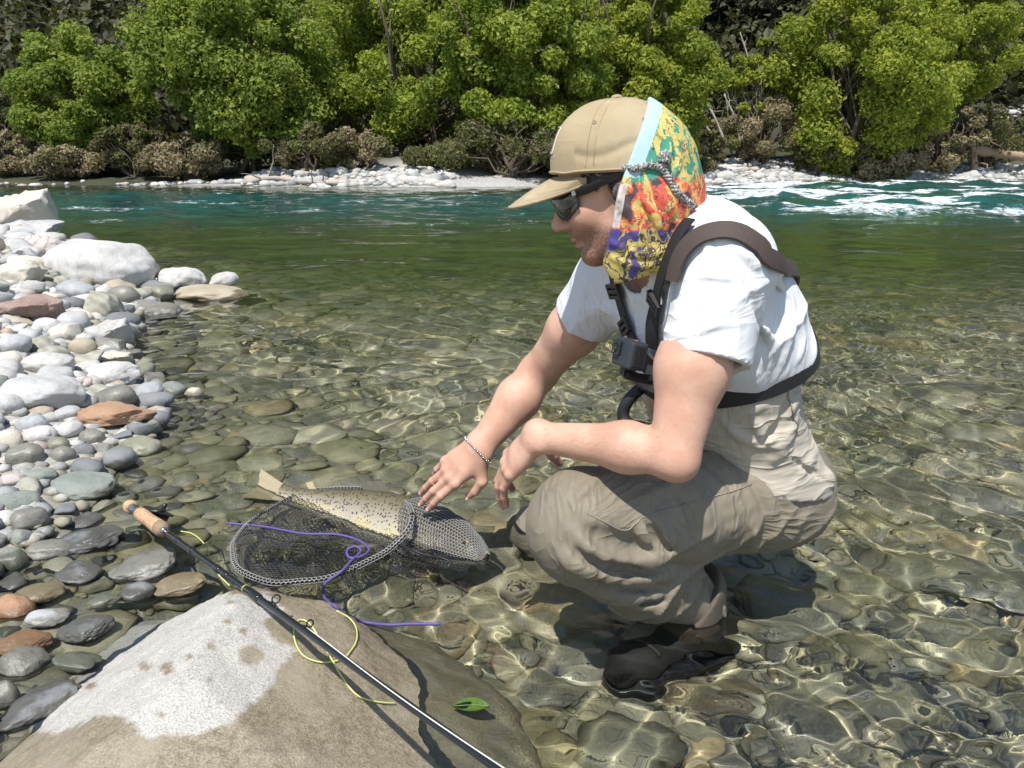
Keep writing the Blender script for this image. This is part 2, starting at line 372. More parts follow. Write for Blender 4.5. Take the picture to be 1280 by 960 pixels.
def stone(u, v, w, h, mat, label, style='round', name='river_stone', group=None, sink=.5, rot=None, seed=None, under=None, Y=None):
    d = ray(u, v); ts = np.linspace(.5, 14, 4000); q = np.array([0, 0, CAM_H]) + ts[:, None] * d; g = terrain(q[:, 0], q[:, 1])
    k = int(np.argmax(q[:, 2] < g)); D = depth_of(q[k]); al = math.atan2(CAM_H - q[k][2], q[k][1])
    sx = w * D / 2000; hh = h * D / 2000; sy = min(.85 * sx, .85 * hh / math.sin(al))
    sz = max(math.sqrt(max(hh ** 2 - (sy * math.sin(al)) ** 2, 0)) / math.cos(al), .38 * min(sx, sy))
    zc = g + sink * sz if under is not None else np.maximum(g + sink * sz, .012 - .55 * sz); k = int(np.argmax(q[:, 2] < zc)); p = q[k]
    if under is not None: sz *= .6; p = p - [0, 0, max(0, p[2] + sz - under)]
    if Y is not None: p = PY(u, v, Y); sx = w / 2000 * depth_of(p); sy = .8 * sx; sz = h / 2000 * depth_of(p)
    r = random.Random(seed if seed is not None else u * 131 + v)
    m = r.choice(ROCKS[style, 5 if w > 60 else 4 if w > 34 else 3])
    key = m.name + mat; m2 = bpy.data.meshes.get(key)
    if m2 is None: m2 = m.copy(); m2.name = key; m2.materials.append(SM[mat])
    o = link(name, m2); o.location = [float(c) for c in p]; o.scale = (sx, sy, sz)
    o.rotation_euler = (r.uniform(-.12, .12), r.uniform(-.15, .15), rot if rot is not None else r.uniform(-.25, .25) + r.choice((0, math.pi)))
    PLACED.append((p[0], p[1], .5 * (sx + sy))); NAMED.append((p[0], p[1], label)) if under is None else None; return tag(o, label, 'stone', group)
S = stone
S(26, 271, 80, 70, 'cream', 'cream angular boulder at the far end of the bank, topmost in its pile', 'angular', 'boulder', Y=8.9)
S(34, 286, 84, 40, 'pale', 'speckled pale boulder lying below the cream boulder at the far end of the bank', 'angular', 'boulder', Y=8.2)
S(126, 333, 122, 62, 'white', 'large white veined boulder standing at the water edge', 'round', 'boulder', seed=3)
S(228, 354, 64, 44, 'white', 'white topped boulder half under water off the bank', 'round', 'boulder', seed=8, Y=5.62)
S(262, 369, 104, 26, 'tan', 'sandy brown wet rock sloping into the water beside the white topped boulder', 'round', 'boulder', Y=5.35)
S(280, 350, 38, 20, 'white', 'small white rock tip at the outer end of the white topped boulder', 'round', Y=5.55)
S(42, 388, 88, 40, 'red', 'red brown speckled boulder at left edge of the bank', 'angular', 'boulder', seed=5)
S(130, 383, 52, 46, 'olive', 'olive banded angular stone leaning beside the white boulder', 'angular', seed=2)
S(136, 418, 50, 37, 'white', 'white squarish stone with dark flecks and a dark shaded right side', 'angular', seed=12)
S(95, 364, 44, 27, 'blue', 'pale blue grey stone in front of the large white boulder')
S(92, 381, 32, 22, 'slate', 'dark blue grey stone between the red brown boulder and the olive stone')
S(190, 392, 74, 30, 'wet', 'flat wet grey rock awash beside the olive banded stone', 'slab')
S(176, 368, 28, 15, 'olive', 'small olive and white stone at the foot of the large white boulder')
S(28, 343, 66, 42, 'cream', 'smooth pale yellow slab left of the large white boulder', 'slab')
S(52, 312, 66, 34, 'pink', 'pinkish boulder crossed by thin dark veins', 'round', 'boulder')
S(100, 308, 34, 16, 'olive', 'small brown stone at the far water edge behind the white boulder')
S(54, 492, 100, 50, 'pale', 'big rounded grey granite boulder in the middle of the bank', 'round', 'boulder', seed=4)
S(12, 508, 34, 32, 'pale', 'rounded grey stone cut by the left frame edge beside the big granite boulder', 'round', seed=6)
S(140, 468, 68, 32, 'white', 'smooth white stone with a wet dark lower right side', 'round', seed=9)
S(60, 455, 64, 30, 'white', 'long smooth off white stone behind the big granite boulder', 'round')
S(18, 432, 40, 30, 'blue', 'pale blue grey stone left of the long off white stone')
S(52, 432, 40, 30, 'olive', 'angular stone with a grey and tan face above the long off white stone', 'angular')
S(104, 434, 34, 24, 'tan', 'tan brown stone left of the white squarish stone with flecks')
S(86, 412, 38, 22, 'blue', 'blue grey flat stone right below the red brown boulder')
S(58, 408, 34, 22, 'white', 'small white stone touching the lower edge of the red brown boulder')
S(16, 412, 34, 20, 'white', 'small cracked white stone at left edge below the red brown boulder', 'angular')
S(140, 448, 46, 20, 'cream', 'streaked cream stone with black notch at the water edge', 'angular')
S(145, 519, 92, 26, 'rust', 'flat rust orange pitted stone at the water edge', 'slab', seed=3)
S(197, 524, 30, 23, 'slate', 'round dark blue stone at the end of the rust orange stone')
S(106, 607, 80, 35, 'green', 'large oval grey green stone lying alone in the margin', 'round', 'boulder', seed=1)
S(50, 596, 42, 24, 'green', 'oval speckled grey green stone left of the large oval stone')
S(30, 571, 46, 36, 'wet', 'rounded dark grey stone above the oval speckled stone')
S(23, 627, 52, 28, 'green', 'oval grey stone at left edge below the oval speckled stone')
S(176, 559, 52, 27, 'wetgreen', 'wet greenish stone awash just off the rust orange stone')
S(78, 572, 32, 29, 'wet', 'round dark wet stone with pale glint near the large oval stone')
S(105, 564, 26, 20, 'slate', 'small dark grey stone right of the round dark wet stone')
S(115, 548, 32, 25, 'wet', 'round brown grey wet stone in the margin above the small dark grey stone')
S(72, 557, 28, 22, 'wetgreen', 'greenish tan wet stone behind the round dark wet stone')
S(243, 492, 20, 14, 'cream', 'little cream pebble standing alone in the water off the bank')
S(217, 494, 34, 30, 'green', 'green blue stone awash near the little cream pebble')
S(186, 490, 36, 26, 'blue', 'blue green stone at the water edge behind the dark blue stone')
S(84, 518, 34, 22, 'pale', 'pale stone right of the big granite boulder foot')
S(40, 530, 40, 24, 'blue', 'pale blue stone in front of the big granite boulder')
S(50, 545, 40, 26, 'white', 'white speckled stone in front of the pale blue stone')
S(14, 552, 28, 30, 'cream', 'cream stone at left edge above the rounded dark grey stone')
S(12, 706, 44, 44, 'green', 'pale grey green boulder cut by the left frame edge in the lower left', 'round', 'boulder')
S(49, 742, 58, 30, 'tan', 'oval cream tan stone above the orange brown boulder')
S(16, 768, 56, 48, 'rust', 'orange brown boulder at left edge', 'round', 'boulder', seed=2)
S(30, 806, 64, 34, 'rust', 'lower flat orange stone below the orange brown boulder', 'slab', seed=4)
S(31, 836, 66, 52, 'wet', 'rounded grey stone below the flat orange stone', 'round', 'boulder')
S(44, 884, 104, 50, 'slate', 'long black wet stone lying beside the white boulder in front', 'slab', 'boulder', rot=.75)
S(8, 880, 34, 56, 'wet', 'grey stone at the lower left frame edge with bright glint', 'round')
S(178, 707, 80, 38, 'blue', 'blue slate slab with pale edge breaking the surface beside the rod', 'slab', rot=.2, sink=.8)
S(172, 741, 44, 32, 'slate', 'slate flake standing below the blue slate slab', 'slab', rot=.9)
S(224, 731, 62, 26, 'tan', 'yellow tan stone under the rod between slab and white boulder', 'round')
S(132, 752, 34, 20, 'green', 'pale green flake beside the slate flake', 'slab')
S(108, 786, 66, 30, 'slate', 'dark blue slab under shallow water left of the white boulder', 'slab')
S(60, 772, 50, 24, 'blue', 'blue grey flat stone right of the orange brown boulder', 'slab')
S(95, 716, 56, 26, 'slate', 'dark grey stone under shallow water right of the cream tan stone', 'slab')
S(110, 676, 80, 34, 'slate', 'wide dark slab just under the water above the cream tan stone', 'slab')
S(62, 690, 56, 30, 'wet', 'brown grey stone awash left of the wide dark slab', 'slab')
S(100, 826, 60, 26, 'green', 'grey green stone under water right of the rounded grey stone', 'slab')
# stones seen through the water
for a in [(430, 571, 36, 16, 'pink', 'pinkish flat stone on the river bed beyond the net'), (706, 498, 40, 14, 'rust', 'orange stone on the river bed behind the reaching arm'),
          (300, 655, 90, 40, 'tan', 'broad tan stone on the river bed left of the net'), (240, 672, 50, 24, 'green', 'grey green stone on the river bed beside the rod handle'),
          (420, 652, 90, 40, 'cream', 'pale round stone on the river bed under the net bag'), (770, 850, 76, 70, 'green', 'grey green slab on the river bed below the wading boot'),
          (1225, 770, 150, 90, 'wetgreen', 'large dark edged slab on the river bed at the right'), (980, 800, 190, 110, 'wetgreen', 'broad olive slab on the river bed right of the boot'),
          (1120, 660, 120, 50, 'olive', 'banded slab on the river bed beyond the broad slab'), (690, 905, 130, 60, 'wetgreen', 'olive brown slab on the river bed at the lower middle'),
          (880, 920, 150, 60, 'tan', 'tan slab on the river bed at the bottom edge'), (1100, 900, 130, 60, 'slate', 'dark slab on the river bed near the lower right corner'),
          (575, 800, 60, 26, 'green', 'round stone on the river bed right of the loop of fly line'), (490, 772, 60, 26, 'green', 'flat stone on the river bed between net and white boulder'),
          (590, 350, 60, 10, 'tan', 'wide tan stone on the river bed in the middle of the stream'), (450, 346, 66, 10, 'rust', 'long reddish stone on the river bed in the middle of the stream'),
          (230, 600, 70, 26, 'slate', 'dark stone on the river bed right of the large oval stone'), (330, 520, 70, 22, 'green', 'grey green stone on the river bed in mid shallows'),
          (270, 560, 60, 20, 'blue', 'bluish stone on the river bed off the rust orange stone'), (1180, 540, 110, 30, 'blue', 'bluish slab on the river bed right of the man'),
          (1090, 470, 90, 22, 'green', 'green grey slab on the river bed behind the man'), (640, 770, 60, 34, 'olive', 'banded round stone on the river bed below the fish head')]:
    S(*a, style='slab' if a[2] > 60 else 'round', sink=.2, under=-.085 if a[1] > 450 else -.14)

# the rest of the bank: cobbles one by one, largest first, each resting between its neighbours
rb = np.random.default_rng(5)
KINDS = [('pale', .30, 'pale grey cobble'), ('white', .28, 'off white cobble'), ('blue', .08, 'blue grey cobble'), ('cream', .12, 'cream cobble'), ('green', .08, 'grey green cobble'), ('tan', .06, 'tan cobble'), ('slate', .03, 'dark slate cobble'), ('olive', .05, 'olive cobble'), ('pink', .04, 'pinkish cobble')]
WETK = [('wet', .3, 'wet brown grey cobble'), ('slate', .3, 'dark wet slate cobble'), ('wetgreen', .16, 'wet olive cobble'), ('green', .12, 'grey green cobble'), ('blue', .08, 'blue grey cobble'), ('tan', .04, 'tan cobble')]
nfill = 0
import re as _re
def short(l): return _re.split(r' (?:standing|lying|at|beside|in|between|left|right|below|above|under|off|behind|touching|cut|near|half|awash|of|with|crossed|on|sloping|breaking|just|leaning|alone|along) ', l)[0]
_sh = [short(l) for _, _, l in NAMED]; NAMED = [(x, y, s_) for (x, y, _), s_ in zip(NAMED, _sh) if _sh.count(s_) == 1]; USED = set()
def place_words(x, y, lead):
    for nx_, ny_, s_ in sorted(NAMED, key=lambda q: math.hypot(q[0] - x, q[1] - y)):
        dx, dy = x - nx_, y - ny_; w = ('right of' if dx > 0 else 'left of') if abs(dx) > abs(dy) else ('behind' if dy > 0 else 'in front of'); l = f'{lead} {w} the {s_}'
        if l not in USED and len(l.split()) <= 16: USED.add(l); return l
for rad_px, tries in ((17, 5000), (12, 9000), (8.5, 16000)):
    for _ in range(tries):
        if nfill >= 215: break
        u = rb.uniform(-40, 250); v = rb.uniform(262, 905); g = ground_at(u, v) if False else None
        d = ray(u, v); z0 = .08; p = PZ(u, v, z0); z = float(terrain(p[0], p[1])); p = PZ(u, v, min(z, .5)); z = float(terrain(p[0], p[1])); p = PZ(u, v, min(z, .5))
        x, y = p[0], p[1]; sd = shore_x(y) - x
        if sd < -.16 - .03 * y: continue
        D = depth_of(p); r = rad_px * rb.uniform(.8, 1.35) * D / 1000 * (1.1 if y < 3 else 1)
        if r > .2: continue
        if any((x - a) ** 2 + (.8 * (y - b)) ** 2 < (.80 * (r + c)) ** 2 for a, b, c in PLACED): continue
        if -.86 < x < 0 and .6 < y < 1.36 and (x + .39) ** 2 / .44 ** 2 + (y - 1.03) ** 2 / .36 ** 2 < 1: continue
        tab = WETK if sd < .06 + .04 * y or v > 640 else KINDS
        i = rb.choice(len(tab), p=np.array([k[1] for k in tab]) / sum(k[1] for k in tab)); mat, _, lab = tab[i]
        m = ROCKS[rb.choice(['round', 'angular', 'angular', 'slab']), 3]; m = m[rb.integers(len(m))]
        key = m.name + mat; m2 = bpy.data.meshes.get(key)
        if m2 is None: m2 = m.copy(); m2.name = key; m2.materials.append(SM[mat])
        o = link('river_stone', m2); o.location = (x, y, float(terrain(x, y)) + r * .22)
        o.scale = (r * rb.uniform(.95, 1.3), r * rb.uniform(.8, 1.05), r * rb.uniform(.5, .85)); o.rotation_euler = (rb.normal(0, .2), rb.normal(0, .2), rb.uniform(0, 6.28))
        zone = 'in the wet margin of the bank' if tab is WETK else 'on the dry bank'
        tag(o, place_words(x, y, 'small ' + lab), 'stone', 'small ' + lab + 's ' + zone); PLACED.append((x, y, r)); nfill += 1
print('fill stones', nfill)

def scatter_stones(name, pts, size, mat, sub=1, seed=0, flat=.6, styles=('round',)):
    """many small stones in ONE mesh (nobody could count them)"""
    r = np.random.default_rng(seed); V0, F0 = ICO[sub]; base = [rock_verts(V0, 900 + k, styles[k % len(styles)]) for k in range(12)]
    n = len(pts); Vs = np.empty((n, len(V0), 3)); ang = r.uniform(0, 6.28, n)
    for i in range(n):
        b = base[i % 12] * (size[i] * np.array([r.uniform(.9, 1.3), r.uniform(.75, 1.05), flat * r.uniform(.7, 1.2)]))
        c, s = math.cos(ang[i]), math.sin(ang[i]); Vs[i] = np.stack([b[:, 0] * c - b[:, 1] * s, b[:, 0] * s + b[:, 1] * c, b[:, 2]], 1) + pts[i]
    F = (F0[None] + (np.arange(n) * len(V0))[:, None, None]).reshape(-1, 3)
    return tag(link(name, mesh_np(name, Vs.reshape(-1, 3), F), mat), kind='stuff')
def island_mat(name, stops, rough=.8, wet=False, spk=.5):
    t = NT(name); pos = t.pos(); isl = t.n('ShaderNodeNewGeometry').outputs['Random Per Island']
    c = t.ramp(isl, stops, 'CONSTANT'); f = t.noise(28, 5, .7, vec=pos)
    c = t.mix(t.math('MULTIPLY', t.rng(f, .4, .7), spk), c, t.mix(1.0, c, (.42, .42, .38), 'MULTIPLY')); c = t.mix(t.math('MULTIPLY', t.rng(t.noise(90, 4, .7, vec=pos), .5, .68), spk), c, t.mix(.5, c, (.75, .72, .62)))
    if wet:
        m = t.rng(t.math('ADD', t.sep(pos)[2], t.math('MULTIPLY', t.noise(9, 2, vec=pos), -.05)), -.005, .015)
        c = t.mix(m, t.mix(1.0, c, (.66, .625, .51), 'MULTIPLY'), c)
        c = t.mix(t.math('MULTIPLY', t.rng(t.noise(1.6, 3, vec=pos), .45, .65), .5), c, (.20, .19, .085))
    t.bump(t.noise(60, 5, vec=pos), .4, .005); return t.done(c, rough)
PALE_ST = [(0, (.40, .39, .37)), (.2, (.52, .51, .48)), (.4, (.33, .34, .34)), (.55, (.56, .53, .47)), (.7, (.44, .42, .38)), (.82, (.26, .26, .26)), (.92, (.46, .38, .31))]
BED_ST = [(0, (.46, .435, .33)), (.15, (.54, .51, .39)), (.3, (.38, .375, .31)), (.42, (.60, .57, .45)), (.55, (.47, .46, .37)), (.66, (.31, .31, .275)), (.78, (.53, .45, .30)), (.86, (.48, .475, .42)), (.94, (.64, .62, .52))]
M_gravel = island_mat('bank_gravel', PALE_ST, wet=True); M_bed = island_mat('riverbed_cobbles', BED_ST, .6, wet=True)
r = np.random.default_rng(31); n = 5200
yy = .8 + 9 * r.random(n) ** 2.0; xx = shore_x(yy) - r.uniform(-.12, 1, n) * (.5 + .42 * yy)
scatter_stones('bank_gravel', np.stack([xx, yy, terrain(xx, yy) + .004], 1), r.uniform(.012, .03, n) * (.6 + .30 * yy), M_gravel, 1, 1)
n = 8200; yy = .55 + 9.5 * r.random(n) ** 1.7; xx = r.uniform(-1, 1, n) * (.95 + .80 * yy); k = xx > shore_x(yy) - .05; xx, yy = xx[k], yy[k]
sz = r.gamma(1.15, .030, len(xx)) + .010; sz = np.minimum(sz, .115) * (.60 + .17 * yy); sz = np.minimum(sz, .34); bury = r.uniform(-.30, .22, len(xx)) * np.minimum(sz, .06) * 1.2
zz = np.minimum(terrain(xx, yy) + bury, np.where(yy < 3, -.018, -.06) - .42 * sz)
scatter_stones('riverbed_cobbles', np.stack([xx, yy, zz], 1), sz, M_bed, 2, 2, .42, ('round', 'angular', 'slab'))
n = 9000; yy = .5 + 4.5 * r.random(n) ** 1.5; xx = r.uniform(-1, 1, n) * (.95 + .80 * yy); k = xx > shore_x(yy) - .05; xx, yy = xx[k], yy[k]
scatter_stones('riverbed_pebbles', np.stack([xx, yy, np.minimum(terrain(xx, yy) + .004, -.012)], 1), r.uniform(.006, .018, len(xx)) * (.7 + .2 * yy), M_bed, 1, 3, .6)

# the big pale boulder in front
V, F = ICO[5]; V = V.copy()
import bmesh
bm = bmesh.new(); bmesh.ops.create_icosphere(bm, subdivisions=7, radius=1.0); V = np.array([q.co[:] for q in bm.verts]); F = np.array([[q.index for q in f.verts] for f in bm.faces]); bm.free()
k = V[:, 2] > -.55; idx = np.cumsum(k) - 1; F = idx[F[k[F].all(1)]]; V = V[k]
P = np.sign(V) * np.abs(V) ** .90
for nn, oo, cc in (((-.62, .5, .6), .873, .75), ((.55, .2, .8), .827, .843), ((.2, -.5, .84), .84, .75), ((-.72, -.1, .68), .569, .85), ((.75, .6, .3), .845, .6)):
    nn = nrm(nn); P -= nn * (np.maximum(P @ nn - oo, 0) * cc)[:, None]
N = P / np.linalg.norm(P, axis=1)[:, None]
P += N * (.035 * fbm(P * 2.2 + 4, 3) + .010 * fbm(P * 9, 3) + .004 * fbm(P * 40, 2))[:, None]
BC = np.array([-.520, 1.024, -.096]); BR = np.array([.446, .414, .2545]); a = math.radians(-14.8)
P = P * BR; P = np.stack([P[:, 0] * math.cos(a) - P[:, 1] * math.sin(a), P[:, 0] * math.sin(a) + P[:, 1] * math.cos(a), P[:, 2]], 1) + BC
def poly_sd(x, y, Q):
    Q = np.asarray(Q); best = np.full(x.shape, 1e9); ins = np.zeros(x.shape, bool)
    for (ax, ay), (bx, by) in zip(Q, np.roll(Q, -1, 0)):
        ex, ey = bx - ax, by - ay; tt = np.clip(((x - ax) * ex + (y - ay) * ey) / (ex * ex + ey * ey + 1e-12), 0, 1)
        best = np.minimum(best, np.hypot(x - ax - tt * ex, y - ay - tt * ey)); ins ^= ((ay > y) != (by > y)) & (x < (bx - ax) * (y - ay) / (by - ay + 1e-12) + ax)
    return np.where(ins, best, -best)
bdep = P[:, 1] * cP + (CAM_H - P[:, 2]) * sP; bu = 640 + 1000 * P[:, 0] / bdep; bv = 480 - 1000 * (P[:, 1] * sP + (P[:, 2] - CAM_H) * cP) / bdep
import os
if os.environ.get('DBG'):
    for u in (0, 60, 100, 150, 200, 250, 300, 350, 400, 450, 500, 540): q = np.abs(bu - u) < 6; print('boulder', u, int(bv[q & (P[:,2]>-.02)].min()) if (q & (P[:,2]>-.02)).any() else None)
sdv = poly_sd(bu, bv, [(40, 916), (72, 870), (140, 806), (215, 752), (265, 738), (335, 740), (352, 762), (328, 775), (338, 800), (368, 812), (345, 836), (340, 853), (322, 872), (290, 902), (250, 912), (178, 922), (170, 905), (150, 896), (118, 900), (70, 920)]) + 5 * fbm(P * 12, 3) + 2.5 * fbm(P * 60, 2)
for u, v, rr in [(570, 340, 12), (600, 330, 12), (467, 397, 12), (650, 463, 15), (515, 533, 24), (580, 493, 12), (445, 522, 20), (280, 583, 16), (750, 413, 12), (705, 385, 9), (705, 323, 10), (770, 490, 44), (650, 565, 14), (495, 672, 16), (540, 350, 9)]:
    sdv = np.minimum(sdv, np.hypot((bu - u / 2.46) * .8, bv - v / 2.46 - 620) - rr / 2.46 * .72 + 3.0 * fbm(P * 45, 2))
P[:, 0] += .13 * sstep(-.50, -.18, P[:, 0]) * sstep(.045, -.11, P[:, 2])          # the foot runs out gently under the water
bmesh_ = mesh_np('boulder', P, F); add_attr(bmesh_, 'dry', sstep(-1.2, 1.6, sdv))
t = NT('boulder_granite'); pos = t.pos(); dry = t.attr('dry'); z = t.sep(pos)[2]
g1 = t.noise(330, 3, .7, vec=pos); g2 = t.noise(90, 4, .6, vec=pos); g3 = t.noise(9, 4, vec=pos)
cd = t.mix(t.rng(g1, .36, .62), (.36, .34, .30), (.57, .545, .49)); cd = t.mix(t.rng(g2, .58, .72), cd, (.30, .28, .245)); cd = t.mix(t.rng(g3, .6, .75, 0, .4), cd, (.50, .44, .40))
cw = t.mix(t.rng(g1, .38, .6), (.20, .165, .105), (.34, .29, .20)); cw = t.mix(t.rng(g2, .42, .7, 0, .6), cw, (.14, .115, .07)); cw = t.mix(t.rng(g3, .4, .7, 0, .6), cw, (.36, .315, .23))
cw = t.mix(t.rng(z, .03, -.03), cw, t.mix(.5, cw, (.20, .185, .11)))
t.bump(t.math('ADD', g1, t.math('MULTIPLY', g2, .8)), .6, .004)
M_b = t.done(t.mix(dry, cw, cd), t.math('ADD', .42, t.math('MULTIPLY', dry, .45)))
BIG = tag(link('boulder', bmesh_, M_b), 'big boulder under the rod, dry white patch ringed by wet brown', 'boulder')
# ---------------------------------------------------------------- far bank
def far_pt(u, Y): 
    x = ray(u, 300)[0] / ray(u, 300)[1] * Y
    return np.array([x, Y, float(terrain(x, Y))])
def leaf_mesh(name, C, N, size, seed, aspect=.55):
    """one small pointed leaf spray (two triangles bent along the middle) per centre"""
    r = np.random.default_rng(seed); n = len(C); N = N / (np.linalg.norm(N, axis=1)[:, None] + 1e-9)
    t = r.normal(size=(n, 3)); t -= N * (t * N).sum(1)[:, None]; t /= np.linalg.norm(t, axis=1)[:, None]; b = np.cross(N, t)
    s = (size * r.uniform(.6, 1.35, n))[:, None]
    V = np.stack([C - t * s, C - b * s * aspect + N * s * .15, C + t * s, C + b * s * aspect + N * s * .15], 1).reshape(-1, 3)
    i = np.arange(n)[:, None] * 4; F = np.concatenate([i + [0, 1, 2], i + [0, 2, 3]])
    return mesh_np(name, V, F, False)
def foliage(name, c0, c1, c2, trans=.5):
    t = NT(name); pos = t.pos(); isl = t.n('ShaderNodeNewGeometry').outputs['Random Per Island']
    c = t.mix(isl, c0, c1); c = t.mix(t.rng(t.noise(.9, 3, vec=pos), .42, .62), c, c2)
    t.done(c, .55, Specular_IOR_Level=.25)
    tr = t.n('ShaderNodeBsdfTranslucent', {'Color': t.mix(.5, c, (.30, .36, .03))}); mx = t.n('ShaderNodeMixShader', {0: trans, 1: t.b, 2: tr}); t.set(t.out.inputs['Surface'], mx)
    return t.m
M_willow = foliage('willow_leaves', (.27, .335, .045), (.40, .46, .08), (.21, .285, .045))
M_willow2 = foliage('willow_leaves_yellow', (.30, .345, .04), (.43, .46, .07), (.23, .29, .04))
M_willow3 = foliage('willow_leaves_deep', (.245, .315, .055), (.37, .435, .09), (.19, .265, .05))
M_scrub = foliage('scrub_leaves', (.10, .115, .04), (.17, .175, .065), (.17, .14, .08), .35)
M_scrubb = foliage('brown_scrub_leaves', (.29, .225, .135), (.41, .33, .21), (.19, .175, .09), .3)
M_dark = foliage('dark_forest_leaves', (.022, .034, .014), (.05, .058, .025), (.045, .042, .024), .15)
M_hill = foliage('hill_forest_leaves', (.040, .050, .022), (.085, .085, .038), (.07, .062, .034), .15)
M_grass = foliage('tussock_leaves', (.15, .17, .05), (.24, .24, .09), (.19, .17, .08), .35)
M_bark = plain('willow_bark', (.11, .085, .06), .9, 14, .5, .6, .03)
M_deadw = plain('dead_wood', (.38, .34, .29), .85, 9, .35, .5, .02)
M_drift = plain('driftwood', (.33, .235, .165), .85, 7, .4, .5, .02)
def limb_path(a, b, r, n=7, sag=.12):
    a = np.asarray(a); b = np.asarray(b); t = np.linspace(0, 1, n)[:, None]; L = np.linalg.norm(b - a)
    j = r.normal(0, .05 * L, (n, 3)); j[0] = 0; j[-1] = 0
    return a + (b - a) * t + j + np.array([0, 0, 1]) * (t * (1 - t) * L * sag)
def tree(name, label, base, W, H, mat, seed, group=None, nclump=70, nleaf=26000, leaf=.15, low=.02, bark=None, cat='tree', core=.55, stems=5, shape=1.0):
    """tapered trunks and limbs, and a crown of leaf sprays gathered into clumps with gaps between them"""
    r = np.random.default_rng(seed); base = np.asarray(base, float)
    e = empty(name, base, label, cat, group)
    # clump centres spread through an uneven egg
    cl = []; rad = []
    while len(cl) < nclump:
        p = r.uniform(-1, 1, 3); q = np.linalg.norm(p)
        if q > 1 or q < core * r.random(): continue
        zf = (p[2] + 1) / 2; wob = 1 + .22 * NZ(np.array([p[0] * 2 + seed, p[1] * 2, p[2] * 2 + 3]))
        wz = (1 - .42 * zf ** 1.8 * shape) * (.72 + .5 * min(zf * 2.2, 1) * .8)
        cl.append([p[0] * W * .5 * wz * wob, p[1] * W * .42 * wz * wob, H * (low + (1 - low) * zf) * (1 + .05 * r.normal())]); rad.append(r.uniform(.055, .125) * W * (.9 if zf > .6 else 1) * r.uniform(.8, 1.25))
    cl = np.array(cl); rad = np.array(rad)
    k = r.choice(nclump, nleaf, p=rad ** 2 / (rad ** 2).sum()); d = r.normal(size=(nleaf, 3)); d /= np.linalg.norm(d, axis=1)[:, None]
    rr = r.random(nleaf) ** .42 * (1 + .25 * NZ(d * 2.3 + k[:, None] * 1.7)); C = cl[k] + d * (rr * rad[k])[:, None] * np.array([1.05, 1.0, .85])
    C[:, 2] = np.maximum(C[:, 2], .05 + .3 * r.random(nleaf))
    N = d * .75 + r.normal(0, .6, (nleaf, 3)) + [0, 0, .25]
    tr = MB(); tips = r.permutation(nclump)[:min(nclump, 42)]
    for sidx in range(stems):
        a0 = np.array([r.normal(0, .06) * W, r.normal(0, .05) * W, -.15]); top = np.array([r.normal(0, .20) * W, r.normal(0, .15) * W, H * r.uniform(.6, .88)])
        P = smooth_path(limb_path(a0, top, r, 5, 0), 12); R = np.linspace(.020, .004, 12) * W * r.uniform(.6, 1.1); tr.tube(P, R, 7)
        for ti in tips[sidx::stems]:
            j = int(np.clip(cl[ti, 2] / H * 11 - r.uniform(1, 3), 1, 10)); tr.tube(limb_path(P[j], cl[ti], r, 5), np.linspace(R[j] * .5, .004 * W * .3, 5), 5, False)
    off = Vector(base)
    o = tr.build('trunk', bark or M_bark, None); o.parent = e
    o = link('crown', leaf_mesh('crown', C, N, leaf, seed + 1), mat); o.parent = e
    return e
def Hpx(vt, Y, zb): return float(CAM_H + ray(640, vt)[2] / ray(640, vt)[1] * Y - zb)
def put_tree(u, Y, wpx, vtop, mat, label, seed, **kw):
    b = far_pt(u, Y); W = wpx / 1000 * (Y * cP); return tree(kw.pop('name', 'willow_tree'), label, b, W, Hpx(vtop, Y, b[2]), mat, seed, **kw)
TG = 'willows along the far bank'
put_tree(128, 38.5, 178, 38, M_willow3, 'round willow at the left end of the far bank, lowest of the row', 1, nleaf=48450, nclump=100, leaf=.105, shape=.7, group=TG)
put_tree(322, 37.0, 250, -62, M_willow3, 'broad bushy willow second from left on the far bank', 2, nleaf=74290, nclump=150, leaf=.105, group=TG)
put_tree(520, 39.5, 235, -95, M_willow, 'tall pale green willow behind the bare spit in the middle of the far bank', 3, nleaf=64600, nclump=131, leaf=.105, group=TG)
put_tree(655, 36.0, 210, -105, M_willow, 'tall leafy willow straight behind the cap on the far bank', 4, nleaf=67830, nclump=125, leaf=.105, group=TG)
put_tree(795, 38.5, 190, -70, M_willow2, 'yellow green willow standing behind the man\'s neck scarf', 5, nleaf=58140, nclump=112, leaf=.105, group=TG)
put_tree(1050, 42.5, 215, -60, M_willow2, 'big bright yellow green willow right of the man', 7, nleaf=71060, nclump=131, leaf=.105, group=TG)
put_tree(1150, 47.0, 175, -75, M_willow2, 'yellow green willow standing behind the big bright one at right', 8, nleaf=48450, nclump=100, leaf=.105, low=.25, group=TG)
put_tree(925, 43.5, 85, 46, M_willow2, 'small thin young willow with sparse yellow green leaves', 9, nleaf=8398, nclump=37, leaf=.105, low=.12, bark=M_deadw, group=TG)
put_tree(420, 46, 170, -60, M_willow3, 'willow standing back in the gap between the two broad willows', 12, nleaf=38760, nclump=87, leaf=.105, group=TG)
put_tree(735, 45, 150, -60, M_willow, 'shaded willow standing back behind the man\'s cap', 13, nleaf=32300, nclump=87, leaf=.105, group=TG)
BG = 'scrub bushes along the far bank'
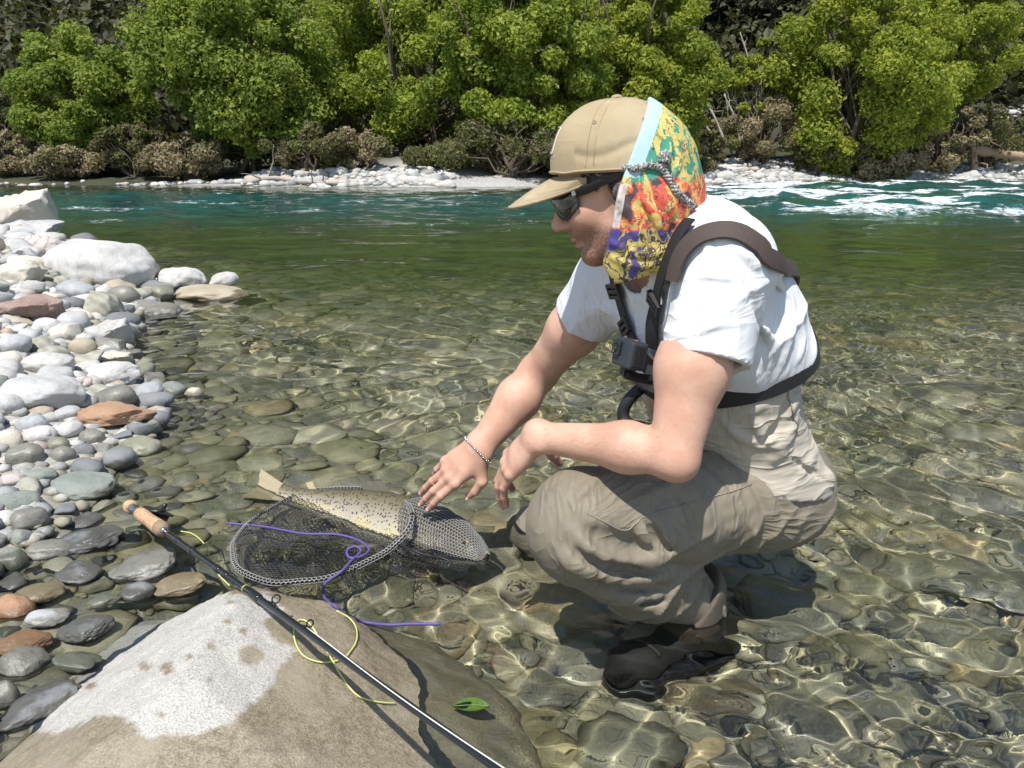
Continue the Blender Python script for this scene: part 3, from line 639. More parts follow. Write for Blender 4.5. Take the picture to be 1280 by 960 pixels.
for u, Y, w, vt, mt, lab, sd, nl in [(28, 37.5, 90, 165, M_scrubb, 'brown twiggy scrub at the left edge of the far bank', 20, 9000), (90, 36.0, 90, 185, M_scrubb, 'low brown scrub in front of the round willow', 21, 7000),
        (185, 36.0, 130, 176, M_scrub, 'dull olive bush between the first two willows', 22, 9000), (395, 34.6, 100, 150, M_scrub, 'dark olive bush at the foot of the broad willow', 23, 10000),
        (450, 35.0, 110, 172, M_scrubb, 'brownish bush behind the bare spit', 24, 9000), (560, 34.8, 120, 165, M_scrub, 'dark undergrowth right of the bare spit', 25, 9000), (640, 34.0, 130, 178, M_scrub, 'dark undergrowth behind the cap visor', 26, 8000),
        (715, 35.5, 120, 172, M_scrub, 'dark undergrowth behind the man\'s cap', 37, 9000), (800, 37.5, 130, 165, M_scrub, 'dark undergrowth behind the neck scarf', 38, 9000), (850, 39.5, 90, 160, M_scrubb, 'brown undergrowth right of the scarf', 39, 8000),
        (885, 42.5, 70, 158, M_grass, 'low yellowish bush above the right gravel bar', 27, 5000), (935, 43, 90, 120, M_scrubb, 'brown thicket under the small thin willow', 28, 9000),
        (1010, 42.0, 80, 160, M_scrub, 'olive bush at the left foot of the big bright willow', 29, 7000), (1080, 42.3, 110, 168, M_scrubb, 'brown thicket at the right foot of the big bright willow', 30, 9000),
        (1165, 46.0, 70, 120, M_scrubb, 'brown bush behind the broken stump', 31, 8000), (1262, 52.0, 90, 98, M_grass, 'pale yellow green broom bush at the right edge', 32, 9000), (1215, 48.5, 90, 168, M_scrub, 'low dark bush under the fallen log', 33, 6000),
        (20, 43, 80, 100, M_scrub, 'olive bush behind the brown scrub at the left edge', 34, 9000), (8, 52, 50, 62, M_scrubb, 'greyish blossoming shrub at the left edge in front of the hill', 35, 5000), (240, 35.2, 90, 190, M_scrubb, 'brown twigs under the broad willow', 36, 6000)]:
    vt += [0, -22, 10, -8, 14, -30, 4][sd % 7]; w *= [1, 1.35, .8, 1.15, .9][sd % 5]
    put_tree(u, Y, w, vt, mt, lab, sd, name='bush', cat='bush', nclump=38, nleaf=int(nl * 1.3), leaf=.08, stems=14, shape=.9, core=.2, group=BG)
for i, (u, Y, w, vt, lab) in enumerate([(905, 60, 150, -70, 'dark tree behind the small thin willow'), (970, 64, 120, -60, 'dark tree left behind the big bright willow'), (1215, 60, 130, -75, 'dark tree at the right behind the yellow green willows'),
        (1275, 66, 130, -50, 'dark tree at the right frame edge'), (1330, 62, 140, -40, 'dark tree just past the right frame edge'), (230, 66, 110, 5, 'dark tree on the hill foot behind the first two willows'), (30, 68, 100, 62, 'dark tree at the hill foot at the left')]):
    put_tree(u, Y, w, vt, M_dark, lab, 50 + i, name='forest_tree', nclump=70, nleaf=24000, leaf=.17, shape=.9, group='dark trees behind the willows')

# forest on the hill: reads as one mass
r = np.random.default_rng(77); n = 1700
yy = 60 + 240 * r.random(n) ** 1.5; yy[:650] = 50 + 24 * r.random(650); xx = r.uniform(-1, 1, n) * .80 * yy + r.normal(0, 2, n); zz = terrain(xx, yy)
L = 100; d = r.normal(size=(n, L, 3)); d /= np.linalg.norm(d, axis=2)[..., None]; s = r.uniform(1.2, 2.8, n) * (1 + yy / 260)
C = np.stack([xx, yy, zz + s * .9], 1)[:, None] + d * s[:, None, None] * np.array([.9, .9, 1.25]) * r.uniform(.6, 1.05, (n, L, 1))
lm = leaf_mesh('hillside_forest', C.reshape(-1, 3), (d + r.normal(0, .4, d.shape)).reshape(-1, 3), .30, 78, .7)
tag(link('hillside_forest', lm, M_hill), kind='stuff')

# gravel bars and spit on the far bank
r = np.random.default_rng(15); pts = []; sz = []
for x0, x1, nn, dy in ((9.5, 34, 1900, 4.2), (-11, -2.2, 650, 3.0), (-25, -11, 60, .5), (4, 9.6, 400, 2.)):
    x = r.uniform(x0, x1, nn); y = far_y(x) + r.uniform(-.08, 1, nn) * dy; pts.append(np.stack([x, y, terrain(x, y) + .03], 1)); sz.append(np.minimum(r.gamma(2.6, .038, nn) + .04, .36))
pts = np.concatenate(pts); sz = np.concatenate(sz)
scatter_stones('gravel_bar', pts, sz, island_mat('bar_gravel', PALE_ST, .85), 2, 4, .65)
for u, Y, w, lab in [(905, 39.3, .42, 'pale boulder on the gravel bar right of the scarf'), (962, 40.5, .36, 'pale boulder in the middle of the right gravel bar'), (880, 38.6, .5, 'white boulder at the left end of the right gravel bar'), (1090, 42.6, .4, 'grey boulder on the water edge under the big bright willow'), (1205, 46.2, .5, 'pale boulder below the broken stump'), (1262, 48.6, .55, 'pale boulder at the right end of the gravel bar'), (552, 31.2, .45, 'pale boulder at the right end of the bare spit'), (520, 31.8, .35, 'grey boulder on the bare spit')]:
    p = far_pt(u, Y); m = ROCKS['angular', 3][int(u) % 6].copy(); m.materials.append(SM['white' if 'white' in lab else 'pale']); o = link('boulder', m); o.location = [float(c) for c in p + [0, 0, w * .3]]; o.scale = (w, w * .8, w * .65); o.rotation_euler = (0, 0, u); tag(o, lab, 'stone', 'boulders on the far bank')
def log(name, pts, R, mat, label, n=9, twigs=0, seed=0):
    r = np.random.default_rng(seed); m = MB(); P = smooth_path(pts, 14); m.tube(P, np.linspace(R[0], R[1], 14) * (1 + .12 * r.normal(size=14)), n)
    o = m.build(name, mat)
    if twigs:
        b = MB()
        for _ in range(twigs):
            i = r.integers(3, 13); L = R[0] * r.uniform(5, 12); b.tube(limb_path(P[i], P[i] + nrm(r.normal(size=3) + [0, -.3, .5]) * L, r, 5), np.linspace(R[1] * .7, .006, 5), 5)
        b.build('branch', mat, o)
    return tag(o, label, 'driftwood')
log('driftwood_log', [far_pt(312, 32.6) + [0, 0, .10], far_pt(345, 32.4) + [0, 0, .28], far_pt(380, 32.3) + [0, 0, .12], far_pt(432, 32.2) + [0, 0, .12]], (.12, .06), M_deadw, 'pale driftwood branch lying on the water edge under the broad willow', twigs=5, seed=3)
log('fallen_log', [far_pt(1198, 47.5) + [0, 0, 1.15], far_pt(1240, 47.8) + [0, 0, 1.0], far_pt(1300, 48.2) + [0, 0, .9]], (.26, .3), M_drift, 'reddish fallen log lying across at the right edge of the far bank', twigs=4, seed=4)
log('broken_stump', [far_pt(1206, 46.8) + [0, 0, -.1], far_pt(1202, 46.9) + [0, 0, 1.0], far_pt(1193, 47) + [0, 0, 2.3]], (.2, .09), M_drift, 'upright broken reddish stump beside the fallen log', twigs=8, seed=5)
for k, (u0, v0, u1, v1, Y, lab) in enumerate([(905, 175, 868, 108, 42, 'bare white dead branch leaning left above the gravel bar'), (925, 180, 905, 118, 42.6, 'bare white dead branch right of the leaning one'), (888, 165, 858, 140, 42.2, 'short bare dead branch nearest the scarf'), (950, 150, 925, 40, 44, 'thin bare stem rising beside the small thin willow')]):
    log('dead_branch', [PY(u0, v0, Y), PY((u0 + u1) / 2 + 4, (v0 + v1) / 2, Y), PY(u1, v1, Y)], (.075, .025), M_deadw, lab, 6, 5, 60 + k)
# ---------------------------------------------------------------- implicit surfaces (figure, fish)
def f_cone(a, b, ra, rb, axis=None, w=1.0):
    """tapered limb from a to b; widened by w along axis"""
    a = np.asarray(a, float); b = np.asarray(b, float); ab = b - a; L2 = ab @ ab
    u = None
    if axis is not None: u = nrm(axis); u = nrm(u - ab * (u @ ab) / L2)
    def f(p):
        q = p - a; t = np.clip(q @ ab / L2, 0, 1); q = q - t[:, None] * ab
        if u is not None: q = q - (q @ u * (1 - 1 / w))[:, None] * u
        return np.sqrt((q * q).sum(1)) - (ra + (rb - ra) * t)
    R = np.linalg.norm(ab) / 2 + max(ra, rb) * max(1, w)
    return f, (a + b) / 2, R
def f_ell(c, r, M=None):
    c = np.asarray(c, float); r = np.asarray(r, float); M = np.eye(3) if M is None else np.asarray(M)      # rows of M: local axes
    def f(p):
        q = (p - c) @ M.T; k0 = np.sqrt(((q / r) ** 2).sum(1)); k1 = np.sqrt(((q / r ** 2) ** 2).sum(1)) + 1e-9
        return k0 * (k0 - 1) / k1
    return f, c, r.max()
def f_any(fn, c, R): return fn, np.asarray(c, float), R
class Field:
    def __init__(s): s.P = []; s.post = []
    def add(s, prim, k=.02, op='u'): s.P.append((*prim, k, op)); return s
    def ev(s, p, cull=None):
        p = np.asarray(p, float).reshape(-1, 3); d = np.full(len(p), .3)
        if cull is None and len(p): c0 = (p.min(0) + p.max(0)) / 2; cull = (c0, float(np.sqrt(((p - c0) ** 2).sum(1).max())))
        for f, c, R, k, op in s.P:
            if cull is not None and np.linalg.norm(cull[0] - c) > cull[1] + R + .03 + k: continue
            e = f(p)
            if op == 'u':
                if k > 0: h = np.maximum(k - np.abs(d - e), 0) / k; d = np.minimum(d, e) - h * h * k * .25
                else: d = np.minimum(d, e)
            elif op == 's': h = np.maximum(k - np.abs(d + e), 0) / k; d = np.maximum(d, -e) + h * h * k * .25
            elif op == 'i': d = np.maximum(d, e)
        for g in s.post: d = g(p, d)
        return d
    def grad(s, p, h=.0015):
        p = np.asarray(p, float); g = np.stack([s.ev(p + np.eye(3)[i] * h) - s.ev(p - np.eye(3)[i] * h) for i in range(3)], 1)
        return g / (np.linalg.norm(g, axis=1)[:, None] + 1e-12)
    def snap(s, p, off=0.0, it=5):
        p = np.asarray(p, float).copy()
        for _ in range(it): p -= s.grad(p) * ((s.ev(p) - off) * .9)[:, None]
        return p
    def trace(s, u, v, Y0=.9):
        d = nrm(ray(u, v)); p = np.array([0, 0, CAM_H]) + d * Y0
        for _ in range(60):
            e = float(s.ev(p[None])[0]); p = p + d * min(e, .1) * .8
            if abs(e) < .0008: return p
            if p[1] > 2.6: return None
        return p if abs(e) < .003 else None
    def path(s, px, n=14):
        Q = [s.trace(u, v) for u, v in px]; Q = [q for q in Q if q is not None]
        return smooth_path(Q, n) if len(Q) > 1 else None
    def folds(s, lst):
        """ridges and grooves of cloth: (pixel polyline, radius, sign)"""
        new = []
        for px, r, sg in lst:
            P = s.path(px, 9)
            if P is None: continue
            N = s.grad(P)
            for i in range(len(P) - 1):
                ta = math.sin(math.pi * (i + .3) / (len(P) - .4)) ** .6; tb = math.sin(math.pi * (i + 1.3) / (len(P) - .4)) ** .6
                if sg > 0: new.append((f_cone(P[i] - N[i] * r * .38, P[i + 1] - N[i + 1] * r * .38, r * ta, r * tb), r * 1.0, 'u'))
                else: new.append((f_cone(P[i] + N[i] * r * .35, P[i + 1] + N[i + 1] * r * .35, r * ta, r * tb), r * 1.3, 's'))
        for pr, k, op in new: s.add(pr, k, op)
    def mesh(s, name, lo, hi, h, B=20):
        """naive surface nets over the blocks that hold surface"""
        lo = np.asarray(lo, float); n = np.ceil((np.asarray(hi) - lo) / (h * B)).astype(int); NX = n * B + 4
        Vid, Vco, Q = [], [], []; half = h * (B + 2) * .87
        cs = lo + (np.stack(np.meshgrid(*[np.arange(q) for q in n], indexing='ij'), -1).reshape(-1, 3) + .5) * (h * B)
        d0 = np.concatenate([s.ev(c) for c in np.array_split(cs, 64) if len(c)]); act = np.abs(d0) < half * 1.35 + .006
        g = np.stack(np.meshgrid(*[np.arange(B + 2)] * 3, indexing='ij'), -1).reshape(-1, 3)
        def gid(i): return (i[:, 0] * NX[1] + i[:, 1]) * NX[2] + i[:, 2]
        for c in cs[act]:
            i0 = np.round((c - lo) / h - B / 2).astype(int); D = s.ev(lo + (g + i0 - 1) * h, (c, half)).reshape(B + 2, B + 2, B + 2); S = D < 0
            if S.all() or not S.any(): continue
            m = B + 1; acc = np.zeros((m, m, m, 3)); cnt = np.zeros((m, m, m))
            cor = [(a, b, e) for a in (0, 1) for b in (0, 1) for e in (0, 1)]
            sl = lambda A, o: A[o[0]:o[0] + m, o[1]:o[1] + m, o[2]:o[2] + m]
            for o in cor:
                for ax in range(3):
                    if o[ax]: continue
                    o2 = tuple(1 if k == ax else o[k] for k in range(3)); A, Bv = sl(D, o), sl(D, o2); x = (A < 0) != (Bv < 0)
                    t = np.where(x, A / np.where(x, A - Bv, 1), 0)
                    for k in range(3): acc[..., k] += np.where(x, (t if k == ax else o[k]), 0)
                    cnt += x
            has = cnt > 0; ci = np.argwhere(has)
            Vid.append(gid(ci + i0)); Vco.append(lo + (ci + i0 - 1 + acc[has] / cnt[has][:, None]) * h)
            for ax in range(3):
                b1, b2 = [(1, 2), (2, 0), (0, 1)][ax]
                A = S[1:B + 1, 1:B + 1, 1:B + 1]; e = np.zeros(3, int); e[ax] = 1; Bv = S[1 + e[0]:B + 1 + e[0], 1 + e[1]:B + 1 + e[1], 1 + e[2]:B + 1 + e[2]]
                for fl in (0, 1):
                    q = np.argwhere((A & ~Bv) if fl == 0 else (~A & Bv)) + 1
                    if not len(q): continue
                    E1 = np.zeros(3, int); E1[b1] = 1; E2 = np.zeros(3, int); E2[b2] = 1
                    L = [q - E1 - E2, q - E2, q, q - E1]; L = L if fl == 0 else L[::-1]
                    Q.append(np.stack([gid(w + i0) for w in L], 1))
        Vid = np.concatenate(Vid); Vco = np.concatenate(Vco); Q = np.concatenate(Q); uid, first = np.unique(Vid, return_index=True)
        F = np.searchsorted(uid, Q); ok = (uid[np.minimum(F, len(uid) - 1)] == Q).all(1)
        return mesh_np(name, Vco[first], F[ok])
def mco(m):
    a = np.empty(len(m.vertices) * 3, np.float32); m.vertices.foreach_get('co', a); return a.reshape(-1, 3).astype(float)
def ribbon(fld, pts, width, off, thick=.0025, n=40, wdir=None):
    """strap laid on a surface: points are snapped to it"""
    P = fld.snap(smooth_path(pts, n), off); N = fld.grad(P); T = np.gradient(P, axis=0); T /= np.linalg.norm(T, axis=1)[:, None]
    N = np.stack([np.convolve(np.pad(N[:, i], 3, 'edge'), np.ones(7) / 7, 'valid') for i in range(3)], 1)
    B = np.cross(T, N); B /= np.linalg.norm(B, axis=1)[:, None]; N = np.cross(B, T); w = width / 2
    G = np.stack([P - B * w, P - B * w + N * thick, P - B * w * .33 + N * thick * 1.2, P + B * w * .33 + N * thick * 1.2, P + B * w + N * thick, P + B * w, P - B * w], 1)
    return MB().grid(G), P, T, B, N
def ridged(q): return (1 - np.abs(NZ(q))) ** 5
# ---------------------------------------------------------------- the man
FW = nrm((-.92, -.39, 0)); LF = nrm((.39, -.92, 0)); UPV = np.array([0, 0, 1.0])
J = dict(hipL=PY(955, 608, 1.47), kneeL=PY(731, 655, 1.30), calfL=PY(800, 716, 1.37), ankL=PY(872, 765, 1.42),
         shL=PY(903, 330, 1.31), elL=PY(843, 570, 1.20), wrL=PY(672, 546, 1.35),
         shR=PY(768, 350, 1.60), elR=PY(673, 466, 1.77), wrR=PY(599, 560, 1.69),
         pel=PY(932, 596, 1.54), waist=PY(894, 486, 1.51), chest=PY(884, 390, 1.475), upper=PY(866, 326, 1.45), neck=PY(832, 303, 1.44))
J['hipR'] = J['hipL'] + (-LF) * .19; J['kneeR'] = PZ(684, 678, -.055); J['ankR'] = J['kneeR'] + np.array([.37, .10, -.09])
HC = PY(770, 229, 1.42)                                     # middle of the head
th = math.radians(20); fy = nrm((-1, .08, 0))
HF = nrm(fy * math.cos(th) - UPV * math.sin(th)); HL = nrm(np.cross(UPV, fy)); HU = np.cross(HF, HL); HM = np.stack([HF, HL, HU])
def hd(x, y, z): return HC + HF * x + HL * y + HU * z
def hell(c, r): return f_ell(hd(*c), r, HM)
def hcone(a, b, ra, rb): return f_cone(hd(*a), hd(*b), ra, rb)
# head and face
def head_prims(F):
    F.add(hell((-.012, 0, .030), (.102, .077, .088)), .02); F.add(hell((.026, 0, -.035), (.066, .060, .082)), .03)
    for y in (-1, 1):
        F.add(hcone((.0, y * .052, -.060), (.066, y * .022, -.100), .022, .017), .03); F.add(hell((.066, y * .036, -.030), (.026, .024, .026)), .025)
        F.add(hell((-.012, y * .074, -.012), (.022, .010, .032)), .008)
    F.add(hell((.074, 0, -.104), (.021, .024, .017)), .022)                                   # chin
    F.add(hcone((.088, -.034, .022), (.088, .034, .022), .012, .012), .02)                     # brow
    for y in (-1, 1): F.add(hell((.094, y * .033, .004), (.014, .017, .012)), .012, 's')       # eye sockets
    F.add(hcone((.090, 0, .010), (.117, 0, -.032), .0075, .0105), .014); F.add(hell((.113, 0, -.036), (.0125, .0115, .0105)), .010)
    for y in (-1, 1): F.add(hell((.101, y * .012, -.040), (.011, .0075, .008)), .008)
    F.add(hell((.088, 0, -.058), (.014, .024, .012)), .015)
    F.add(hell((.0955, 0, -.067), (.0085, .022, .0052)), .006); F.add(hell((.0925, 0, -.0785), (.0085, .019, .0058)), .006)
    F.add(hcone((.098, -.02, -.0725), (.098, .02, -.0725), .0016, .0016), .004, 's')
def hand(F, W, d, n, side, mcp, pip, dip, splay, thumb, fore, rw=.026):
    """palm, four fingers of different length with bent knuckles, thumb from the side of the palm"""
    d = nrm(d); n = nrm(n - d * (n @ d)); s = np.cross(n, d) * side; out = []
    offs = [.027, .007, -.013, -.031]; ml = [.092, .095, .090, .081]; L = [(.048, .029, .025), (.053, .033, .026), (.049, .031, .025), (.038, .024, .022)]
    R = [(.0102, .0088, .0077, .0066), (.0104, .009, .0078, .0067), (.0098, .0086, .0074, .0063), (.0088, .0077, .0067, .0056)]
    F.add(f_cone(W, W + d * .055, rw * .74, .017, s, 1.75), .02); F.add(f_ell(W + d * .058 - n * .006, (.044, .037, .0145), np.stack([d, s, n])), .016)
    for i in range(4):
        M = W + d * ml[i] + s * offs[i] - n * (.002 * abs(i - 1.2)); F.add(f_cone(W + d * .03 + s * offs[i] * .6, M, .0125, .0112), .010)
        F.add(f_ell(M + n * .003, (.010, .0088, .0088), np.stack([d, s, n])), .006)
        sd_ = nrm(d + s * splay[i]); a = math.radians(mcp[i]); p = M; 
        for j in range(3):
            v = sd_ * math.cos(a) - n * math.sin(a); q = p + v * L[i][j]; F.add(f_cone(p, q, R[i][j], R[i][j + 1]), .0035 if j else .007)
            if j == 2: out.append((q, v, n * math.cos(a) + sd_ * math.sin(a), R[i][3]))
            a += math.radians(pip[i] if j == 0 else dip[i]); p = q
    t0 = W + d * .018 + s * .022 - n * .010; t1 = t0 + nrm(d * thumb[0][0] + s * thumb[0][1] - n * thumb[0][2]) * .046
    v2 = nrm(d * thumb[1][0] + s * thumb[1][1] - n * thumb[1][2]); t2 = t1 + v2 * .033; v3 = nrm(d * thumb[2][0] + s * thumb[2][1] - n * thumb[2][2]); t3 = t2 + v3 * .025
    F.add(f_cone(t0, t1, .0165, .0125), .016); F.add(f_cone(t1, t2, .0118, .0102), .005); F.add(f_cone(t2, t3, .0104, .0078), .004)
    out.append((t3, v3, nrm(n * .6 + s * .5), .0078))
    return out, d, n, s
BODY = Field(); head_prims(BODY)
BODY.add(f_cone(hd(-.035, 0, -.055), J['neck'] - UPV * .03, .060, .066), .03)
def torso(F, inf, lowcut=False):
    for a, b, wa, da, wb, db in (('pel', 'waist', .158, .128, .146, .118), ('waist', 'chest', .146, .118, .168, .128), ('chest', 'upper', .168, .128, .150, .098)):
        A, B = J[a], J[b]; F.add(f_cone(A, B, da + inf, db + inf, LF, (wa + inf) / (da + inf)), .05)
    F.add(f_cone(J['upper'], J['neck'] - UPV * .005, .082 + inf, .062 + inf, LF, 1.3), .05)
    for k in ('shL', 'shR'): F.add(f_cone(J[k], J['upper'] + (J[k] - J['upper']) * .25, .058 + inf, .075 + inf), .05)
torso(BODY, 0.)
bic = J['shL'] * .45 + J['elL'] * .55 + FW * .008
BODY.add(f_cone(J['shL'], bic, .060, .058), .03); BODY.add(f_cone(bic, J['elL'], .056, .0385), .022)
BODY.add(f_ell(J['elL'] - nrm(J['wrL'] - J['elL']) * .012 - UPV * .012, (.020, .022, .022)), .022)
fm_ = J['elL'] * .68 + J['wrL'] * .32 + UPV * .004
BODY.add(f_cone(J['elL'], fm_, .0345, .0368), .018); BODY.add(f_cone(fm_, J['wrL'], .0368, .0245, UPV, 1.06), .03); BODY.add(f_ell(J['wrL'] + UPV * .009, (.019, .019, .017)), .02)
bR = J['shR'] * .5 + J['elR'] * .5
BODY.add(f_cone(J['shR'], bR, .056, .054), .03); BODY.add(f_cone(bR, J['elR'], .053, .040), .03)
fr = J['elR'] * .66 + J['wrR'] * .34
BODY.add(f_cone(J['elR'], fr, .039, .040), .03); BODY.add(f_cone(fr, J['wrR'], .0395, .0235, np.array([.7, -.2, -.5]), 1.25), .03)
camR = nrm(np.array([0, 0, CAM_H]) - J['wrR'])
tipsR, dR, nR, sR = hand(BODY, J['wrR'], PY(553, 600, 1.68) - J['wrR'], camR + UPV * .6, 1, (13, 15, 18, 32), (11, 12, 13, 20), (7, 7, 7, 10), (-.10, -.13, -.17, -.20), ((.55, .72, .25), (.90, .05, .45), (.93, -.22, .45)), None)
dL = nrm(PY(629, 585, 1.39) - J['wrL'])
tipsL, dL, nL, sL = hand(BODY, J['wrL'], dL, np.array([-.86, -.16, .50]), -1, (22, 19, 16, 15), (26, 24, 22, 22), (14, 14, 14, 12), (.03, 0, -.03, -.06), ((.45, .35, .8), (.5, .15, .9), (.45, .1, .95)), None)
if os.environ.get('DBG'):
    for k, v in J.items(): print(k, np.round(v, 3))
    for a, b in (('shL', 'elL'), ('elL', 'wrL'), ('shR', 'elR'), ('elR', 'wrR'), ('hipL', 'kneeL'), ('kneeL', 'ankL')): print(a, b, round(float(np.linalg.norm(J[a] - J[b])), 3))
MAN = empty('person', J['ankL'] + np.array([0, 0, -.14]), 'man in white t-shirt and tan cap squatting in the river, reaching to the fish', 'person')
allp = np.array([HC + [0, 0, .14], HC - [.16, 0, 0], J['elL'], J['wrR'], J['shL'], J['pel'], tipsR[1][0], J['kneeL']])
bm_ = BODY.mesh('body', allp.min(0) - .12, allp.max(0) + .12, .0028)
P = mco(bm_); Hl = (P - HC) @ HM.T
beard = sstep(-.05, -.078, Hl[:, 2] + .35 * (.03 - np.clip(Hl[:, 0], 0, .08)) - .0) * sstep(.10, .06, np.abs(Hl[:, 1])) * (Hl[:, 0] > -.06) * sstep(-.16, -.13, Hl[:, 2])
side = sstep(.035, .015, Hl[:, 0]) * sstep(.03, .0, Hl[:, 2]) * (Hl[:, 0] > -.06); beard = np.maximum(beard, side * .8 * (np.abs(Hl[:, 1]) > .03) * (Hl[:, 2] > -.15))
must = sstep(.016, .008, np.abs(Hl[:, 2] + .055)) * sstep(.034, .02, np.abs(Hl[:, 1])) * (Hl[:, 0] > .06); beard = np.maximum(beard, must)
lip = sstep(.0105, .007, np.abs(Hl[:, 2] + .0728)) * sstep(.024, .018, np.abs(Hl[:, 1])) * (Hl[:, 0] > .08)
add_attr(bm_, 'beard', beard * (1 - lip)); add_attr(bm_, 'lip', lip)
kn = np.zeros(len(P))
for q, v, nn, rr in tipsR + tipsL: kn = np.maximum(kn, np.exp(-(np.linalg.norm(P - q, axis=1) / .022) ** 2))
kn = np.maximum(kn, .8 * np.exp(-(np.linalg.norm(P - J['elL'] + [0, 0, .03], axis=1) / .05) ** 2)); kn = np.maximum(kn, .7 * np.exp(-(np.linalg.norm(P - hd(.112, 0, -.036), axis=1) / .03) ** 2))
add_attr(bm_, 'flush', kn)
t = NT('skin'); co = t.co(); n1 = t.noise(18, 4, vec=co); n2 = t.noise(160, 4, vec=co)
c = t.mix(t.rng(n1, .35, .65), (.53, .295, .205), (.61, .375, .27)); c = t.mix(t.math('MULTIPLY', t.attr('flush'), .45), c, (.64, .295, .235))
c = t.mix(t.math('MULTIPLY', t.rng(t.vor(55, vec=co), .10, .05), .35), c, (.36, .19, .12))          # moles and freckles
stub = t.math('MULTIPLY', t.attr('beard'), t.rng(t.noise(520, 2, .6, vec=co), .30, .62, .35, .95)); c = t.mix(stub, c, (.17, .085, .05)); c = t.mix(t.attr('lip'), c, (.46, .20, .17))
t.bump(t.math('ADD', t.math('ADD', n2, t.math('MULTIPLY', t.noise(600, 2, vec=co), .5)), t.math('MULTIPLY', t.noise(1, 3, .6, vec=t.scaled((40, 40, 90), (.4, .3, .2))), .9)), .38, .0013)
M_skin = t.done(c, .55, Specular_IOR_Level=.35, Subsurface_Weight=.12, Subsurface_Radius=(.012, .005, .003), Subsurface_Scale=1.0)
body = link('body', bm_, M_skin, MAN)
# ---------------------------------------------------------------- clothes
def cloth(name, ca, cb, weave=900, rough=.85, fold=.5, dirs=(((7, 7, 34), (0, .25, 0)), ((30, 8, 7), (.3, 0, .5))), stain=None, bd=.008):
    """woven cloth: sharp small creases running two ways, fading in and out, over a fine weave"""
    t = NT(name); co = t.co(); n1 = t.noise(6, 4, vec=co); w = t.noise(weave, 2, .6, vec=co); cr = []
    for sc_, ro_ in dirs:
        n = t.noise(1, 2, .5, vec=t.scaled(sc_, ro_, vec=t.n('ShaderNodeVectorMath', {0: co, 1: t.n('ShaderNodeVectorMath', {0: t.ncol(5, 2), 1: (.10, .10, .10)}, operation='MULTIPLY')}, operation='ADD').outputs[0]))
        cr.append(t.math('POWER', t.math('SUBTRACT', 1.0, t.math('ABSOLUTE', t.math('MULTIPLY', t.math('SUBTRACT', n, .5), 4.0))), 3.0))
    m1 = t.rng(t.noise(4.5, 2, vec=co), .42, .62); h = t.math('ADD', t.math('MULTIPLY', cr[0], m1), t.math('MULTIPLY', cr[1], t.math('SUBTRACT', 1.0, m1)))
    c = t.mix(t.rng(n1, .3, .7), ca, cb); c = t.mix(t.rng(w, .3, .7, 0, .22), c, tuple(x * .6 for x in ca))
    if stain: c = t.mix(t.math('MULTIPLY', t.rng(t.noise(14, 5, .7, vec=co), .55, .72), .5), c, stain)
    t.bump(t.math('ADD', h, t.math('MULTIPLY', w, .05)), fold, bd)
    return t.done(c, rough, Specular_IOR_Level=.3, Sheen_Weight=.05)
M_shirt = cloth('white_cotton', (.70, .705, .72), (.76, .76, .77), fold=.42, bd=.005)
M_bib = cloth('tan_wader_fabric', (.46, .41, .33), (.52, .47, .385), 1100, .7, .45, bd=.008)
M_wade = cloth('taupe_wader_fabric', (.215, .184, .133), (.262, .228, .168), 1100, .6, .42, stain=(.15, .132, .10), bd=.008)
M_cap = cloth('tan_cap_canvas', (.36, .28, .165), (.46, .37, .235), 1400, .9, .3, stain=(.52, .43, .29), bd=.003)
M_black = plain('black_webbing', (.014, .014, .016), .6, 700, .5, .4, .001)
M_brown = plain('brown_webbing', (.060, .042, .034), .75, 800, .35, .4, .001)
M_plastic = plain('black_plastic', (.018, .019, .021), .32, 90, .2, .05, .001)
M_neo = plain('brown_neoprene', (.115, .092, .068), .7, 500, .25, .3, .001)
M_boot = plain('grey_boot', (.020, .0195, .018), .7, 40, .35, .4, .004)

def cut(a, n, soft=None):
    """keep the side the normal points away from"""
    a = np.asarray(a, float); n = nrm(n)
    return lambda p, d: np.maximum(d, (p - a) @ n)
# ---- t-shirt
SH = Field(); torso(SH, .013)
def sleeve(F, a, e, tl, r0, r1):
    ax = nrm(e - a); h = a + (e - a) * tl; f0, c, R = f_cone(a, h + ax * .05, r0, r1)
    F.add(f_any(lambda p: np.maximum(f0(p), (p - h) @ ax), c, R), .035)
    F.add(f_cone(a + (h - a) * .80, h + ax * .06, r1 * .72, r1 - .004), .004, 's')
sleeve(SH, J['shL'] + np.array([.004, 0, .002]), J['elL'] + np.array([.02, 0, 0]), .51, .077, .071); sleeve(SH, J['shR'], J['elR'], .36, .072, .068)
SH.add(f_ell(J['waist'] * .40 + J['chest'] * .60 - FW * .03, (.148, .180, .05), np.stack([FW, LF, UPV])), .05)   # blouses over the belt
SHF = SH; taxis = nrm(J['chest'] - J['pel'])
SH.folds([([(905, 300), (945, 330), (965, 380)], .008, 1), ([(850, 420), (885, 408), (930, 405)], .006, 1), ([(842, 398), (880, 380), (930, 372)], .006, 1), ([(858, 350), (900, 345), (945, 360)], .006, 1),
          ([(950, 400), (965, 430), (960, 465)], .007, 1), ([(975, 380), (985, 420), (975, 462)], .008, 1), ([(995, 395), (1003, 425), (995, 455)], .007, 1), 
          ([(800, 350), (812, 380), (808, 420)], .007, 1), ([(786, 358), (796, 385), (800, 430)], .006, 1), ([(822, 330), (835, 365), (828, 400)], .006, 1), ([(742, 345), (748, 375), (770, 395)], .006, 1), ([(730, 360), (742, 380), (765, 398)], .005, -1),
          ([(935, 300), (960, 320), (985, 370)], .007, 1), ([(870, 290), (885, 310), (880, 335)], .006, 1), ([(925, 350), (945, 385), (950, 430)], .006, -1)])
